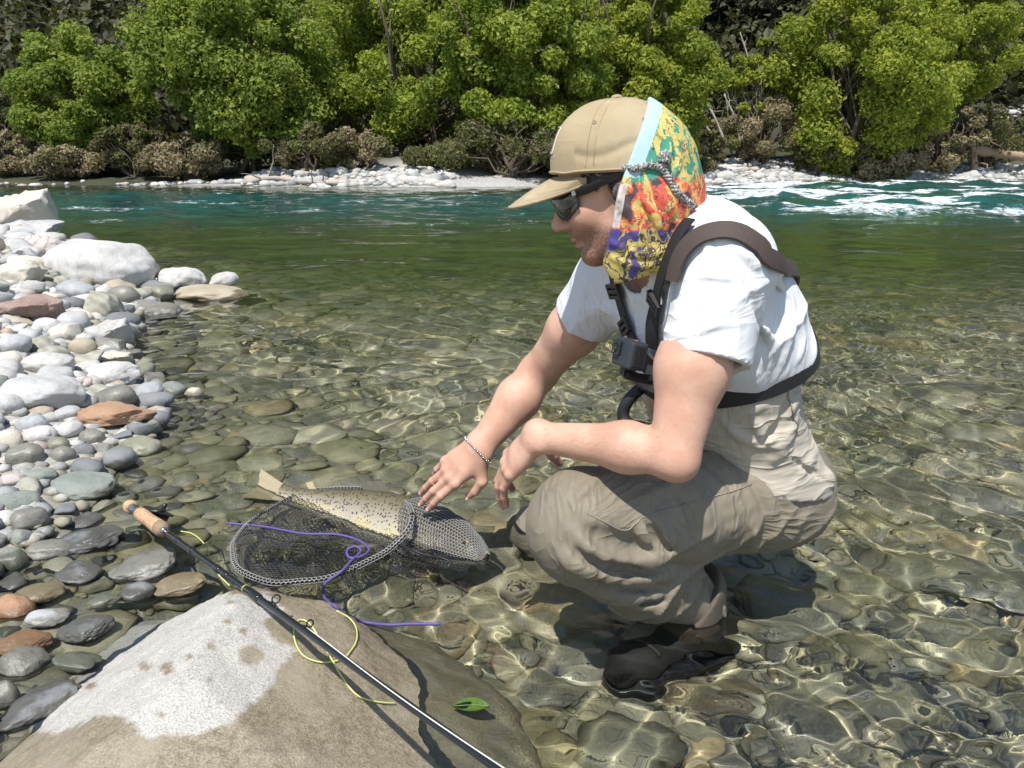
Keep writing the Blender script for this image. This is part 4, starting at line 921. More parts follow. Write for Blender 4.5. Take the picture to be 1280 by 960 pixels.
def sh_post(p, d):
    q = p - J['shL']; f = ridged(np.stack([(q @ FW) * 7 + q[:, 2] * 10 + .8 * NZ(p * 6), (q @ LF) * 4, q[:, 2] * 4 + (q @ FW) * -4], 1)) * .0055 * sstep(.06, .0, q[:, 2])
    return d - f
SH.post.append(sh_post)
SH.post.append(lambda p, d: d - .0006 * NZ(p * np.array([26, 26, 15])))
wz = J['waist']
SH.post.append(cut(wz + taxis * .070, -taxis)); neckc = J['neck'] + UPV * .012 + FW * .004
SH.post.append(lambda p, d: np.maximum(d, -(np.linalg.norm((p - hd(-.03, 0, -.085)) * np.array([1, 1, .6]), axis=1) - .074)))
lo = np.array([-.02, 1.1, .25]); hi = np.array([.75, 1.85, .86])
sm = SH.mesh('t_shirt', lo, hi, .0036); shirt = link('t_shirt', sm, M_shirt, MAN)
P0 = mco(bm_); sv = SH.ev(P0); keep_ = P0[:, 2] > J['neck'][2] + .02
for a_, e_, tl_ in ((J['shL'], J['elL'], .51), (J['shR'], J['elR'], .36)): ax_ = nrm(e_ - a_); keep_ |= ((P0 - a_) @ ax_ > tl_ * np.linalg.norm(e_ - a_) - .015) & (np.linalg.norm(np.cross(P0 - a_, ax_), axis=1) < .085)
sel = (sv < .02) & ~keep_; P0[sel] -= BODY.grad(P0[sel]) * np.clip(sv[sel] + .02, .004, .03)[:, None]; bm_.vertices.foreach_set('co', P0.astype(np.float32).ravel()); bm_.update()

# ---- waders: legs and seat
WD = Field(); ax = LF
WD.add(f_cone(J['pel'] + UPV * .02 + FW * .01, J['pel'] - UPV * .02 + FW * .015, .112, .110, LF, 1.4), .04)
WD.add(f_cone(J['hipL'] - UPV * .005 - FW * .035, J['hipL'] * .45 + J['kneeL'] * .55, .108, .098), .05); WD.add(f_cone(J['hipL'] * .45 + J['kneeL'] * .55, J['kneeL'], .096, .084), .05)
WD.add(f_ell(J['kneeL'] + FW * .012 + UPV * .004, (.088, .084, .094), np.stack([FW, LF, UPV])), .04)
WD.add(f_cone(J['kneeL'] - UPV * .02, J['calfL'], .080, .074), .045); WD.add(f_cone(J['calfL'], J['ankL'] + UPV * .02, .072, .054), .04)
WD.add(f_cone(J['hipR'] - FW * .03, J['kneeR'], .105, .088), .05); WD.add(f_cone(J['kneeR'], J['ankR'], .082, .06), .04)
WD.folds([([(697, 686), (730, 712), (790, 722), (852, 716)], .017, 1), ([(712, 715), (752, 740), (802, 745), (856, 735)], .015, 1), ([(716, 664), (752, 690), (800, 699), (842, 690)], .016, 1), ([(765, 745), (805, 757), (850, 752)], .012, 1),
          ([(735, 664), (765, 676), (800, 681), (832, 676)], .014, -1), ([(722, 690), (765, 709), (810, 712), (850, 704)], .010, -1), ([(735, 718), (780, 733), (830, 732)], .009, -1), ([(760, 740), (800, 750), (840, 747)], .007, -1),
          ([(798, 650), (812, 672), (840, 688)], .012, 1), ([(815, 640), (834, 668), (856, 680)], .011, 1), ([(808, 655), (824, 678), (845, 690)], .008, -1),
          ([(880, 588), (905, 620), (916, 660), (912, 688)], .011, 1), ([(905, 586), (930, 615), (943, 650), (940, 682)], .011, 1), ([(935, 590), (955, 615), (966, 645), (965, 675)], .011, 1), ([(960, 596), (980, 620), (990, 652)], .010, 1),
          ([(850, 592), (830, 610), (800, 622)], .008, 1), ([(770, 590), (740, 605), (715, 630)], .007, 1), ([(860, 600), (880, 640), (885, 672)], .009, 1), ([(845, 612), (862, 645), (868, 668)], .006, -1)])
kx = nrm(J['hipL'] - J['kneeL']); sx_ = nrm(J['ankL'] - J['kneeL'])
def wd_post(p, d):
    q = p - J['kneeL']; a = q @ kx; s_ = q @ sx_; l = q @ LF; v = q[:, 2]
    hip = sstep(.12, .24, a) * sstep(.45, .30, a); shin = sstep(.05, .13, s_) * sstep(.02, -.03, v)
    f1 = ridged(np.stack([a * 17 + v * 5 + 1.1 * NZ(p * 6), l * 3.0, v * 2.2 + 9], 1)) * hip * .009
    f2 = ridged(np.stack([s_ * 21 + .9 * NZ(p * 7 + 4), l * 4, q @ FW * 4 + 2], 1)) * shin * .010
    f3 = ridged(p * np.array([9, 9, 12]) + 5) * .0026 * (1 - np.maximum(hip, shin))
    return d - f1 - f2 - f3
WD.post.append(wd_post)
WD.post.append(cut(J['pel'] + UPV * .14, UPV))
fl = WD.mesh('waders', np.array([-.08, 1.05, -.25]), np.array([.78, 2.08, .42]), .0042)
waders = link('waders', fl, M_wade, MAN)
# seams of the knee patch and the neoprene cuff
def seam(fld, px, r, mat, name, par, n=40):
    P = fld.path(px, n)
    if P is not None: return MB().tube(fld.snap(P, r * .35, 3), r, 6).build(name, mat, par)
M_seam = plain('seam_tape', (.25, .23, .18), .7, 200, .2, 0)
seam(WD, [(794, 655), (806, 646), (850, 632), (905, 617), (940, 605)], .0013, M_seam, 'seam', waders); seam(WD, [(733, 641), (755, 652), (780, 663), (794, 655)], .0013, M_seam, 'seam', waders)
CU = Field(); CU.add(f_cone(J['calfL'] * .12 + J['ankL'] * .88 + UPV * .038, J['ankL'] - UPV * .055 + FW * .01, .066, .060), .02); CU.post.append(lambda p, d: d - .002 * NZ(p * 30))
CU.post.append(cut(J['calfL'] * .1 + J['ankL'] * .9 + UPV * .035, nrm(J['calfL'] - J['ankL']) + np.array([-.2, 0, 0])))
link('gravel_cuff', CU.mesh('gravel_cuff', J['ankL'] - .14, J['ankL'] + .14, .004), M_neo, waders)
# boot
def boot(ank, fw):
    B = Field(); s = nrm(np.cross(UPV, fw)); M = np.stack([fw, s, UPV]); so = ank - UPV * .135
    B.add(f_cone(ank, so - fw * .03 + UPV * .045, .060, .056), .02); B.add(f_cone(so - fw * .05 + UPV * .04, so + fw * .155 + UPV * .028, .050, .044, s, 1.1), .03); B.add(f_ell(so + fw * .17 + UPV * .03, (.062, .054, .044), M), .03)
    B.post.append(cut(so, -UPV)); S = Field(); S.add(f_any(lambda p: np.maximum(np.maximum(f_cone(so - fw * .055, so + fw * .17, .058, .060)[0](p * 1.0), (p - so) @ UPV - .006), -((p - so) @ UPV) - .022), so + fw * .05, .2), 0)
    o = link('boot', B.mesh('boot', so - .3, so + .3, .005), M_boot, MAN); link('sole', S.mesh('sole', so - .3, so + .3, .005), M_plastic, o)
    lc = MB()
    for k in range(4):
        c = ank + fw * (.055 + .028 * k) - UPV * (.055 + .016 * k); P = B.snap(np.stack([c + s * q + UPV * .04 for q in np.linspace(-.035, .035, 7)]), .002); lc.tube(P, .003, 5)
    lc.build('laces', plain('boot_lace', (.06, .058, .05), .7), o)
boot(J['ankL'], nrm(FW + np.array([0, -.25, 0]))); boot(J['ankR'] - UPV * .02, FW)

# ---- folded down tan bib round the hips
BB = Field()
for a, b, wa, da, wb, db in (('pel', 'waist', .174, .120, .168, .117), ('waist', 'chest', .168, .117, .176, .128)):
    BB.add(f_cone(J[a], J[b], da, db, LF, wa / da), .05)
BB.add(f_ell(J['pel'] + UPV * .03 + FW * .022, (.136, .182, .085), np.stack([FW, LF, UPV])), .05)
BB.folds([([(1000, 500), (985, 545), (960, 580)], .010, 1), ([(1020, 520), (1015, 560), (1000, 592)], .010, 1), ([(940, 520), (960, 550), (1000, 575)], .009, 1), ([(900, 520), (925, 545), (960, 560)], .008, 1), ([(1000, 480), (990, 510), (960, 535)], .009, 1),
          ([(960, 505), (935, 515), (905, 530)], .007, 1), ([(1025, 560), (1030, 590), (1035, 606)], .008, 1), ([(975, 560), (1005, 585), (1030, 600)], .006, -1), ([(985, 500), (975, 530), (950, 552)], .007, -1), ([(800, 515), (815, 530), (840, 535)], .008, 1), ([(800, 545), (815, 552), (835, 552)], .008, -1)])
def bb_post(p, d):
    q = p - J['pel']; f1 = ridged(np.stack([(q @ FW) * 9 + (q @ LF) * 9 + q[:, 2] * 8 + NZ(p * 7), (q @ LF) * 3, q[:, 2] * 7 + 4], 1)) * .0075
    return d - f1 * sstep(.20, .10, q @ taxis) - .0012 * NZ(p * np.array([20, 20, 13]) + 8)
BB.post.append(bb_post)
BB.post.append(cut(J['waist'] + taxis * .074, taxis)); hemA = J['pel'] + UPV * .022
BB.post.append(cut(hemA, -nrm(UPV - FW * .13)))
BBsolid = Field(); BBsolid.P = BB.P
BB.add(f_cone(J['pel'] - UPV * .06, J['pel'] + UPV * .045, .140, .128, LF, 1.2), .01, 's')       # hollow hem
link('wader_bib', BB.mesh('wader_bib', np.array([.1, 1.15, .15]), np.array([.8, 1.95, .52]), .0042), M_bib, MAN)
seam(BBsolid, [(985, 478), (990, 510), (1000, 560), (1012, 596)], .0014, plain('bib_seam', (.30, .27, .22), .8, 100, .1, 0), 'seam', MAN)
# belts: a wading belt round the waist, and the buckle behind
def loop(fld, c, n, w, off, name, mat, par, th=.003, N=90, r=.2):
    n = nrm(n); e1 = nrm(FW - n * (FW @ n)); e2 = np.cross(n, e1); a = np.linspace(0, 2 * np.pi, N)
    P = c + np.cos(a)[:, None] * e1 * r + np.sin(a)[:, None] * e2 * r
    for _ in range(6): P = fld.snap(P, off, 1); P -= ((P - c) @ n)[:, None] * n
    rad = P - c; rad /= np.linalg.norm(rad, axis=1)[:, None]
    G = np.stack([P - n * w / 2, P - n * w / 2 + rad * th, P + n * w / 2 + rad * th, P + n * w / 2, P - n * w / 2], 1)
    return MB().grid(G).build(name, mat, par, False)
UN = Field(); SHS = Field(); SHS.P = SH.P; UN.add(f_any(lambda p: np.minimum(BBsolid.ev(p), SHS.ev(p)), J['waist'], .6), 0)
loop(UN, J['waist'] + taxis * .070, taxis, .034, .002, 'wading_belt', M_black, MAN)
bq = BBsolid.trace(1024, 600) 
bk = PY(1028, 628, 1.50); m = MB(); m.box(bk, np.array([.004, .012, -.002]), np.array([.001, 0, .020]), np.array([.009, -.003, 0])); o = m.build('belt_buckle', M_plastic, MAN, False, .002)
MB().tube(smooth_path([PY(990, 602, 1.44), PY(1010, 612, 1.45), PY(1022, 618, 1.475), PY(1030, 624, 1.51)], 16), .009, 6).build('hip_belt', M_black, MAN)
MB().tube(smooth_path([bk + [.004, -.012, .016], bk + [.006, -.014, 0], bk + [.004, -.012, -.016]], 8), .0022, 6).build('buckle_bar', plain('buckle_steel', (.55, .55, .54), .3, 50, .1, 0, Metallic=.9), o)
pch = PY(783, 512, 1.50); MB().tube(smooth_path([PY(800, 486, 1.47), PY(786, 500, 1.47), PY(779, 516, 1.47), PY(786, 530, 1.46), PY(812, 536, 1.44)], 20), .012, 8).build('bib_strap', M_black, MAN)
MB().tube(smooth_path([PY(800, 478, 1.44), PY(815, 484, 1.42), PY(840, 490, 1.40)], 12), .013, 8).build('bib_collar', M_black, MAN)
# ---------------------------------------------------------------- cap, scarf, glasses, straps
CC = PY(771, 214, 1.42)                                         # middle of the cap's lower edge
ct = math.radians(3); CF = nrm(fy * math.cos(ct) - UPV * math.sin(ct)); CU_ = np.cross(CF, HL); CM = np.stack([CF, HL, CU_])
CAP = Field()
def cap_sdf(p):
    q = (p - CC) @ CM.T; x = (q[:, 0] + .002) / np.where(q[:, 0] > 0, .116, .106); y = q[:, 1] / .091; z = q[:, 2] / .118
    r = (np.abs(x) ** 2.5 + np.abs(y) ** 2.4 + np.abs(np.maximum(z, -1)) ** 2.25) ** (1 / 2.4)
    return (r - 1) * .095
CAP.add(f_any(cap_sdf, CC, .16), 0)
def cap_post(p, d):
    q = (p - CC) @ CM.T; a = np.arctan2(q[:, 1], q[:, 0] + .012); k = np.abs((a / (np.pi / 3) + .5) % 1 - .5) * (np.pi / 3) * np.hypot(q[:, 0], q[:, 1])
    d = d + .0012 * np.exp(-(k / .0018) ** 2) - .0005 * np.exp(-((k - .006) / .0015) ** 2)
    return d - .0022 * NZ(p * np.array([22, 22, 30])) + .0030 * np.exp(-((q[:, 2] - .035 + .01 * np.sin(q[:, 0] * 40)) / .008) ** 2) * (q[:, 1] > 0) * (np.abs(q[:, 0]) < .07)
CAP.post.append(cap_post); CAP.post.append(cut(CC, -CU_))
cap = link('cap', CAP.mesh('cap', CC - .17, CC + .17, .0026), M_cap, MAN)
Pn = CC + CU_ * .1185 - CF * .002; m = MB(); a = np.linspace(0, np.pi / 2, 6); m.tube(np.stack([Pn + CU_ * .006 * np.sin(q) for q in a]), .0095 * np.cos(a) + .0008, 12); m.build('cap_button', M_cap, cap)
def cpt(f, l, u): return CC + CF * f + HL * l + CU_ * u
# visor: a curved plate drooping to the sides
G = []
for s_ in np.linspace(-1, 1, 33):
    row = []; hw = .080
    for r_ in np.linspace(0, 1, 15):
        l = s_ * hw * (1 - .10 * r_); f0 = .112 * math.sqrt(max(0, 1 - (s_ * hw / .094) ** 2)) - .006; out = .082 * max(0, 1 - abs(s_) ** 2.6) ** .55
        f = f0 + out * r_; u = .004 - .030 * s_ * s_ * (1 - .1 * r_) * .8 - math.tan(math.radians(23)) * (f - .085) - .04 * r_ * r_ * .3
        row.append(cpt(f, l, u))
    G.append(row)
G = np.array(G); nn = np.cross(np.gradient(G, axis=0), np.gradient(G, axis=1)); nn /= np.linalg.norm(nn, axis=2)[..., None] + 1e-9
if (nn[16, 7] @ CU_) < 0: nn = -nn
mb = MB().grid(G + nn * .0018).grid((G - nn * .0018)[::-1]); edge = np.concatenate([G[:, -1]]); mb.tube(edge, .0028, 8); visor = mb.build('visor', M_cap, cap)
for k in (1.0, .9, .78, .66, .54, .42):
    i = int(k * 14); 
    if k < 1: MB().tube((G + nn * .0017)[1:-1, i], .0006, 4).build('visor_stitching', plain('cap_thread', (.50, .42, .28), .8, 100, .1, 0), visor) if k in (.9, .66) else None
MB().tube(CAP.snap(np.stack([cpt(.118 * math.cos(a), .094 * math.sin(a), .004) for a in np.linspace(-1.3, 1.9, 50)]), .0006), .0022, 6).build('cap_hem', plain('cap_edge', (.36, .28, .17), .9, 300, .2, .2), cap)
for f, l, u in ((.042, .08, .085), (-.045, .08, .085)):
    p = CAP.snap(np.array([cpt(f, l, u)]), .0003)[0]; n_ = CAP.grad(p[None])[0]; e1 = nrm(np.cross(n_, UPV)); e2 = np.cross(n_, e1); a = np.linspace(0, 6.283, 13)
    MB().tube(p + np.cos(a)[:, None] * e1 * .0028 + np.sin(a)[:, None] * e2 * .0028, .0009, 5, False).build('eyelet', M_seam, cap)
# stitched patch on the front panel
for k_ in (60, 120, -60):
    for o_ in (-.0055, .0055):
        a_ = math.radians(k_); el_ = np.linspace(.10, 1.45, 26); pp = np.stack([cpt(.115 * math.cos(e2) * math.cos(a_) - .012 + o_ * -math.sin(a_), .09 * math.cos(e2) * math.sin(a_) + o_ * math.cos(a_), .115 * math.sin(e2)) for e2 in el_])
        MB().tube(CAP.snap(pp, .0002, 4), .00055, 4).build('seam_stitching', plain('cap_seam_thread', (.30, .235, .14), .8, 100, .1, 0), cap)
Q = [cpt(.11, y, z) for y, z in ((-.035, .035), (.035, .035), (.035, .085), (-.035, .085), (-.035, .035))]; P = np.concatenate([np.linspace(a, b, 10) for a, b in zip(Q[:-1], Q[1:])]); P = CAP.snap(P, .0008)
MB().tube(P, .0011, 5).build('cap_patch_border', plain('cream_thread', (.68, .62, .50), .8, 100, .1, 0), cap)
# ---- printed scarf pulled over the back of the cap and round the neck
BU = Field()
BU.add(f_any(lambda p: cap_sdf(p) - .006, CC, .17), 0); BU.add(hell((-.010, 0, -.01), (.104, .091, .105)), .05); BU.add(hell((.012, 0, -.060), (.075, .083, .075)), .05)
BU.add(f_cone(hd(-.030, 0, -.07), J['neck'] - UPV * .02 + FW * .015, .086, .088), .06); BU.add(f_ell(hd(.012, 0, -.128), (.072, .078, .038), HM), .05)
BU.add(f_cone(hd(-.085, 0, .01), J['neck'] - FW * .02 + UPV * .01, .045, .05), .05)
BU.folds([([(766, 235), (790, 270), (800, 310), (790, 338)], .0055, 1), ([(778, 228), (812, 262), (830, 300)], .0055, 1), ([(795, 222), (830, 250), (846, 285)], .005, 1), ([(757, 300), (785, 312), (815, 318), (845, 305)], .006, 1),
          ([(757, 318), (785, 330), (815, 330), (845, 312)], .005, 1), ([(772, 262), (785, 295), (782, 322)], .0045, -1), ([(800, 250), (815, 285), (815, 312)], .0045, -1), ([(820, 240), (845, 268), (855, 275)], .0045, -1), ([(826, 150), (838, 180), (835, 205)], .004, 1), ([(845, 175), (850, 205), (840, 225)], .004, 1)])
EH = np.array([-.30, -.205, -.168, -.141, -.093, -.018, .012, .085, .133, .2]); ES = np.array([-.02, -.012, .004, .020, .010, .000, -.010, -.036, -.050, -.06])
def hs(p):
    q = p - PY(770, 222, 1.42); return q @ fy, q[:, 2] + .0
def buff_post(p, d):
    s_, h_ = hs(p); l_ = (p - HC) @ HL; d = d - .0014 * NZ(p * 34) - .0060 * ridged(np.stack([s_ * 26 + h_ * 11 + .7 * NZ(p * 9), l_ * 5, h_ * 4], 1)) * sstep(.03, -.05, h_); return np.maximum(d, s_ - np.interp(h_, EH, ES))
BU.post.append(buff_post); BU.post.append(cut(J['neck'] - UPV * .012, -nrm(UPV + FW * .38)))
bmh = BU.mesh('neck_scarf', HC - .24, HC + .2, .0028); P = mco(bmh); s_, h_ = hs(P); e_ = np.interp(h_, EH, ES) - s_
add_attr(bmh, 'edge', e_); add_attr(bmh, 'h', h_)
t = NT('scarf_print'); co = t.co(); wv = t.n('ShaderNodeVectorMath', {0: co, 1: t.n('ShaderNodeVectorMath', {0: t.ncol(38, 4), 1: (.045, .045, .045)}, operation='MULTIPLY')}, operation='ADD').outputs[0]
sv_ = t.scaled((1, 1, .6), (.2, .1, .3), vec=wv); v1 = t.rng(t.noise(20, 2.5, .5, vec=sv_, dist=1.0), .28, .72, sm=False); v2 = t.noise(12, 3, vec=co); v3 = t.noise(27, 3, .55, vec=sv_, dist=1.2); h = t.attr('h')
Yl, Gr, Rd, Dk, Or, Bl, Wh = (.60, .49, .15), (.06, .30, .20), (.70, .11, .07), (.085, .065, .075), (.80, .30, .10), (.10, .09, .30), (.66, .58, .50)
up = t.ramp(v1, [(0, Gr), (.47, Yl), (.66, (.50, .44, .20)), (.70, Gr), (.86, Dk)], 'CONSTANT'); mid = t.ramp(v1, [(0, Dk), (.24, Rd), (.42, Yl), (.56, Or), (.63, Rd), (.74, Dk), (.86, Yl)], 'CONSTANT'); dn = t.ramp(v1, [(0, Yl), (.34, Dk), (.46, Yl), (.62, Bl), (.78, Dk)], 'CONSTANT')
hn = t.math('ADD', h, t.math('MULTIPLY', t.math('SUBTRACT', v2, .5), .05))
c = t.mix(t.rng(hn, -.004, .004), mid, up); c = t.mix(t.rng(hn, -.080, -.086), c, dn)
lines = t.rng(t.math('ABSOLUTE', t.math('SUBTRACT', v3, .5)), .016, .008); c = t.mix(t.math('MULTIPLY', lines, .8), c, (.10, .08, .08)); c = t.mix(t.rng(v3, .645, .655), c, Dk)
e = t.attr('edge'); c = t.mix(t.math('MULTIPLY', t.rng(e, .026, .0245), t.rng(h, .0, .006)), c, (.42, .59, .68))
c = t.mix(t.math('MULTIPLY', t.rng(e, .012, .011), t.math('MULTIPLY', t.rng(h, -.006, -.010), t.rng(h, -.080, -.075))), c, (.62, .55, .50)); c = t.mix(t.math('MULTIPLY', t.rng(e, .014, .013), t.math('MULTIPLY', t.rng(h, -.078, -.082), t.rng(h, -.118, -.112))), c, (.10, .08, .32))
t.bump(t.math('ADD', t.noise(30, 4, vec=co), t.math('MULTIPLY', t.noise(1200, 2, vec=co), .1)), .35, .005)
M_scarf = t.done(c, .8, Specular_IOR_Level=.25)
link('neck_scarf', bmh, M_scarf, MAN)
# ---- hair at the temple and neck
r = np.random.default_rng(8); H = MB()
for sd in (-1, 1):
    x = r.uniform(-.02, .062, 600); z = r.uniform(-.022, .045, 600) - .25 * np.maximum(0, x - .03); k = ~((z < .018 - .035 * (x < .018)) & (x > .018)); x, z = x[k], z[k]; n_ = len(x)
    p = BODY.snap(np.stack([hd(a_, sd * .075, b_) for a_, b_ in zip(x, z)]), .001, 4)
    dd = -HF * r.uniform(.3, 1.1, n_)[:, None] - HU * r.uniform(.5, 1.1, n_)[:, None] + HL * sd * r.uniform(0, .25, n_)[:, None]; dd /= np.linalg.norm(dd, axis=1)[:, None]; L = r.uniform(.012, .024, n_)[:, None]
    Q = BODY.snap(np.concatenate([p, p + dd * L * .5, p + dd * L]), .0022, 3).reshape(3, n_, 3); w = HF * .0007
    for i in range(n_): H.grid(np.stack([Q[:, i] - w, Q[:, i] + w], 1))
tag(H.build('hair', plain('brown_hair', (.042, .026, .018), .45, 300, .5, 0), MAN), kind='stuff')
AH = MB()
for a_, b_, n_ in ((J['elL'], J['wrL'], 1100), (J['elR'], J['wrR'], 500)):
    tt = r.uniform(.02, .95, n_)[:, None]; ax_ = nrm(b_ - a_); dv = r.normal(size=(n_, 3)) + [0, -.6, .5]; dv -= (dv @ ax_)[:, None] * ax_; dv /= np.linalg.norm(dv, axis=1)[:, None]
    p = BODY.snap(a_ + (b_ - a_) * tt + dv * .035, 0, 4); g_ = BODY.grad(p); L = r.uniform(.006, .013, n_)[:, None]; q = p + (g_ * .35 + ax_ * .8 + r.normal(0, .25, (n_, 3)) + [0, 0, -.2]) * L; s_ = np.cross(g_, ax_) * .00017
    for i in range(n_): AH.add([p[i] - s_[i], p[i] + s_[i], q[i]], [[0, 1, 2]])
tag(AH.build('arm_hair', plain('fair_arm_hair', (.55, .36, .22), .5, 300, .3, 0), MAN), kind='stuff')
# eyes behind the glasses
for y in (-1, 1):
    F_ = Field(); F_.add(hell((.0885, y * .032, .003), (.0122, .0122, .0122)), 0); c0 = hd(.0885, y * .032, .003); link('eye', F_.mesh('eye', c0 - .02, c0 + .02, .002), plain('eye_white', (.7, .68, .66), .2, 50, .05, 0), MAN)
# ---- wraparound sunglasses
GL = []
def gpt(a, u, off=0):
    return hd(.020 + (.092 + off) * math.cos(a), (.079 + off) * math.sin(a), u)
ME = MB(); FR = MB()
M_lens = NT('dark_lens').done((.010, .012, .008), .04, Specular_IOR_Level=.8, Coat_Weight=.6)
glasses = None
fr = MB()
for sd in (-1, 1):
    A = np.linspace(.10, .98, 22) * sd; top = [gpt(a, .021 - .004 * abs(a)) for a in A]; bot = [gpt(a, -.028 * math.sin(min(1, (abs(a) - .08) / .80 * 1.25 + .22) * math.pi * .5) * (1 - .55 * max(0, abs(a) - .62) / .36) + .001) for a in A]
    fr.tube(np.array(top), .0030, 8); fr.tube(np.array([top[0]] + bot + [top[-1]]), .0019, 6); GL.append((sd, np.array(top), np.array(bot)))
    tp = [top[-1] + HU * -.004, gpt(1.25 * sd, .010, .001), hd(.030, sd * .0825, .012), hd(-.005, sd * .083, .012), hd(-.032, sd * .0825, .004)]
    P = smooth_path(tp, 20); T = np.gradient(P, axis=0); T /= np.linalg.norm(T, axis=1)[:, None]; hh = np.linspace(.0085, .0042, 20)[:, None]
    for y0 in (-.0018, .0018): pass
    G_ = np.stack([P + HU * hh + HL * .0018, P - HU * hh + HL * .0018, P - HU * hh - HL * .0018, P + HU * hh - HL * .0018, P + HU * hh + HL * .0018], 1); fr.grid(G_)
fr.tube(np.array([gpt(-.1, .020), gpt(0, .021, .002), gpt(.1, .020)]), .0032, 8)
glasses = fr.build('sunglasses', M_plastic, MAN)
for sd, tp, bt in GL:
    w = np.linspace(0, 1, 9)[None, :, None]; G_ = tp[:, None] * (1 - w) + bt[:, None] * w; G_ = G_ + (G_ - hd(.02, 0, 0)) * (.035 * np.sin(w * np.pi)); MB().grid(G_).build('lens', M_lens, glasses)
    p = tp[-1] - HU * .004; MB().box(p + HL * sd * .0012, HF * .005, HL * .0012, HU * .006).build('hinge', plain('steel_hinge', (.4, .4, .4), .3, 50, .1, 0, Metallic=.9), glasses, False)
# knotted grey cord from the glasses round the back of the head
M_cord = NT('grey_braided_cord'); _c = M_cord.co(); M_cord = M_cord.done(M_cord.ramp(M_cord.vor(420, out='Color', vec=_c), [(.2, (.05, .05, .05)), (.5, (.26, .25, .24)), (.8, (.50, .48, .46))]), .85)
cpx = [(774, 219), (790, 211), (812, 207), (826, 211), (836, 226), (846, 242), (858, 252), (866, 258)]
P = [BU.trace(u, v) for u, v in cpx]; P = [q for q in P if q is not None and abs(q[1] - HC[1]) < .16]; P = smooth_path(P, 60); P = BU.snap(P, .0028, 3)
rope = MB(); rope.tube(P, .0052, 8); T = np.gradient(P, axis=0); T /= np.linalg.norm(T, axis=1)[:, None]; B1 = np.cross(T, BU.grad(P)); N1 = np.cross(B1, T); ph = np.linspace(0, 60, 60)
for k in range(3):
    a = ph * .9 + k * 2.1; Pf = P + B1 * (np.cos(a) * .0040)[:, None] + N1 * (np.sin(a) * .0040)[:, None]; rope.tube(Pf, .0026, 6)
cordo = rope.build('glasses_cord', M_cord, glasses)
kp = BU.trace(829, 199); K = MB(); r = np.random.default_rng(4)
for _ in range(9):
    q = nrm(r.normal(size=3)); e1 = nrm(np.cross(q, r.normal(size=3))); e2 = np.cross(q, e1); a = np.linspace(0, 6.283, 12); K.tube(kp + BU.grad(kp[None])[0] * .004 + (np.cos(a)[:, None] * e1 + np.sin(a)[:, None] * e2 * .9) * np.array([.0085, .0085, .012]), .0028, 6, False)
K.build('cord_knot', M_cord, cordo)
# ---- harness: two black straps to a chest plate, a brown sling over the near shoulder
OUT = Field(); torso(OUT, .019)
for a_, e_ in ((J['shL'], J['elL']), (J['shR'], J['elR'])): OUT.add(f_cone(a_, a_ + (e_ - a_) * .4, .081, .076), .035)
def strap(pts, w, name, mat, off=.003, th=.0028, n=46, par=MAN):
    m, P, T, B, N = ribbon(OUT, pts, w, off, th, n); return m.build(name, mat, par, False), P, T, B, N
def onshirt(px): return [q for q in (OUT.trace(u, v) for u, v in px) if q is not None]
def slider(P, T, B, N, i, w, name, mat, par):
    m = MB()
    for k in (-1, 0, 1): m.box(P[i] + T[i] * .011 * k + N[i] * .006, T[i] * .0035, B[i] * w, N[i] * .004)
    for k in (-1, 1): m.box(P[i] + B[i] * w * k + N[i] * .006, T[i] * .0145, B[i] * .003, N[i] * .0045)
    return m.build(name, mat, par, False, .0012)
near, P, T, B, N = strap(onshirt([(864, 276), (846, 303), (835, 330), (826, 358), (819, 395), (817, 435)]) , .028, 'harness_strap', M_black)
slider(P, T, B, N, 32, .018, 'strap_slider', M_plastic, near)
fa = onshirt([(766, 330), (772, 360), (782, 395), (796, 430), (806, 448)]); far_, P, T, B, N = strap(fa, .026, 'harness_strap', M_black)
slider(P, T, B, N, 12, .019, 'strap_slider', M_plastic, far_); slider(P, T, B, N, 26, .015, 'strap_slider', M_plastic, far_)
sl = onshirt([(843, 352), (849, 330), (858, 312), (875, 297), (898, 290), (922, 292), (948, 308), (968, 327)]) + [PY(985, 348, 1.46), PY(992, 374, 1.52)]; bs, P, T, B, N = strap(sl, .030, 'sling_strap', M_brown, .003, .005)
st2 = onshirt([(838, 352), (835, 370), (831, 390), (828, 405)]); strap(st2, .010, 'webbing', M_black, .003, .002, 24)
cpl = onshirt([(806, 445), (822, 462), (838, 480)]); o_, P, T, B, N = strap(cpl, .055, 'chest_plate', M_black, .004, .006, 16)
# ---- action camera on the chest plate: a thing of its own
c0 = PY(787, 442, 1.335); X = nrm((-.93, -.30, .20)); X = nrm(X); Zc = nrm(np.array([.16, .10, 1.0]) - X * (np.array([.16, .10, 1.0]) @ X)); Yc = np.cross(Zc, X)
e = empty('action_camera', c0, 'small black action camera clipped to the chest harness of the man', 'camera'); 
m = MB(); m.box(c0, X * .0165, Yc * .033, Zc * .024); ob = m.build('camera_body', plain('camera_rubber', (.030, .036, .044), .5, 400, .3, .3, .0006), e, False, .0045)
m = MB(); m.box(c0 + X * .019 - Yc * .013 + Zc * .006, X * .004, Yc * .0125, Zc * .0125); ob2 = m.build('lens_housing', M_plastic, e, False, .002)
a = np.linspace(0, 6.283, 20); m = MB(); lc = c0 + X * .0235 - Yc * .013 + Zc * .006; m.tube(np.stack([lc, lc + X * .001]), .0085, 20); m.build('lens_glass', M_lens, ob2)
yN = Yc if Yc @ np.array([0, -1, 0]) > 0 else -Yc
m = MB(); m.box(c0 + yN * .0335, X * .009, yN * .0012, Zc * .018); m.box(c0 + yN * .0345 + Zc * .003, X * .0012, yN * .0008, Zc * .007); m.build('side_door', M_plastic, e, False, .001)
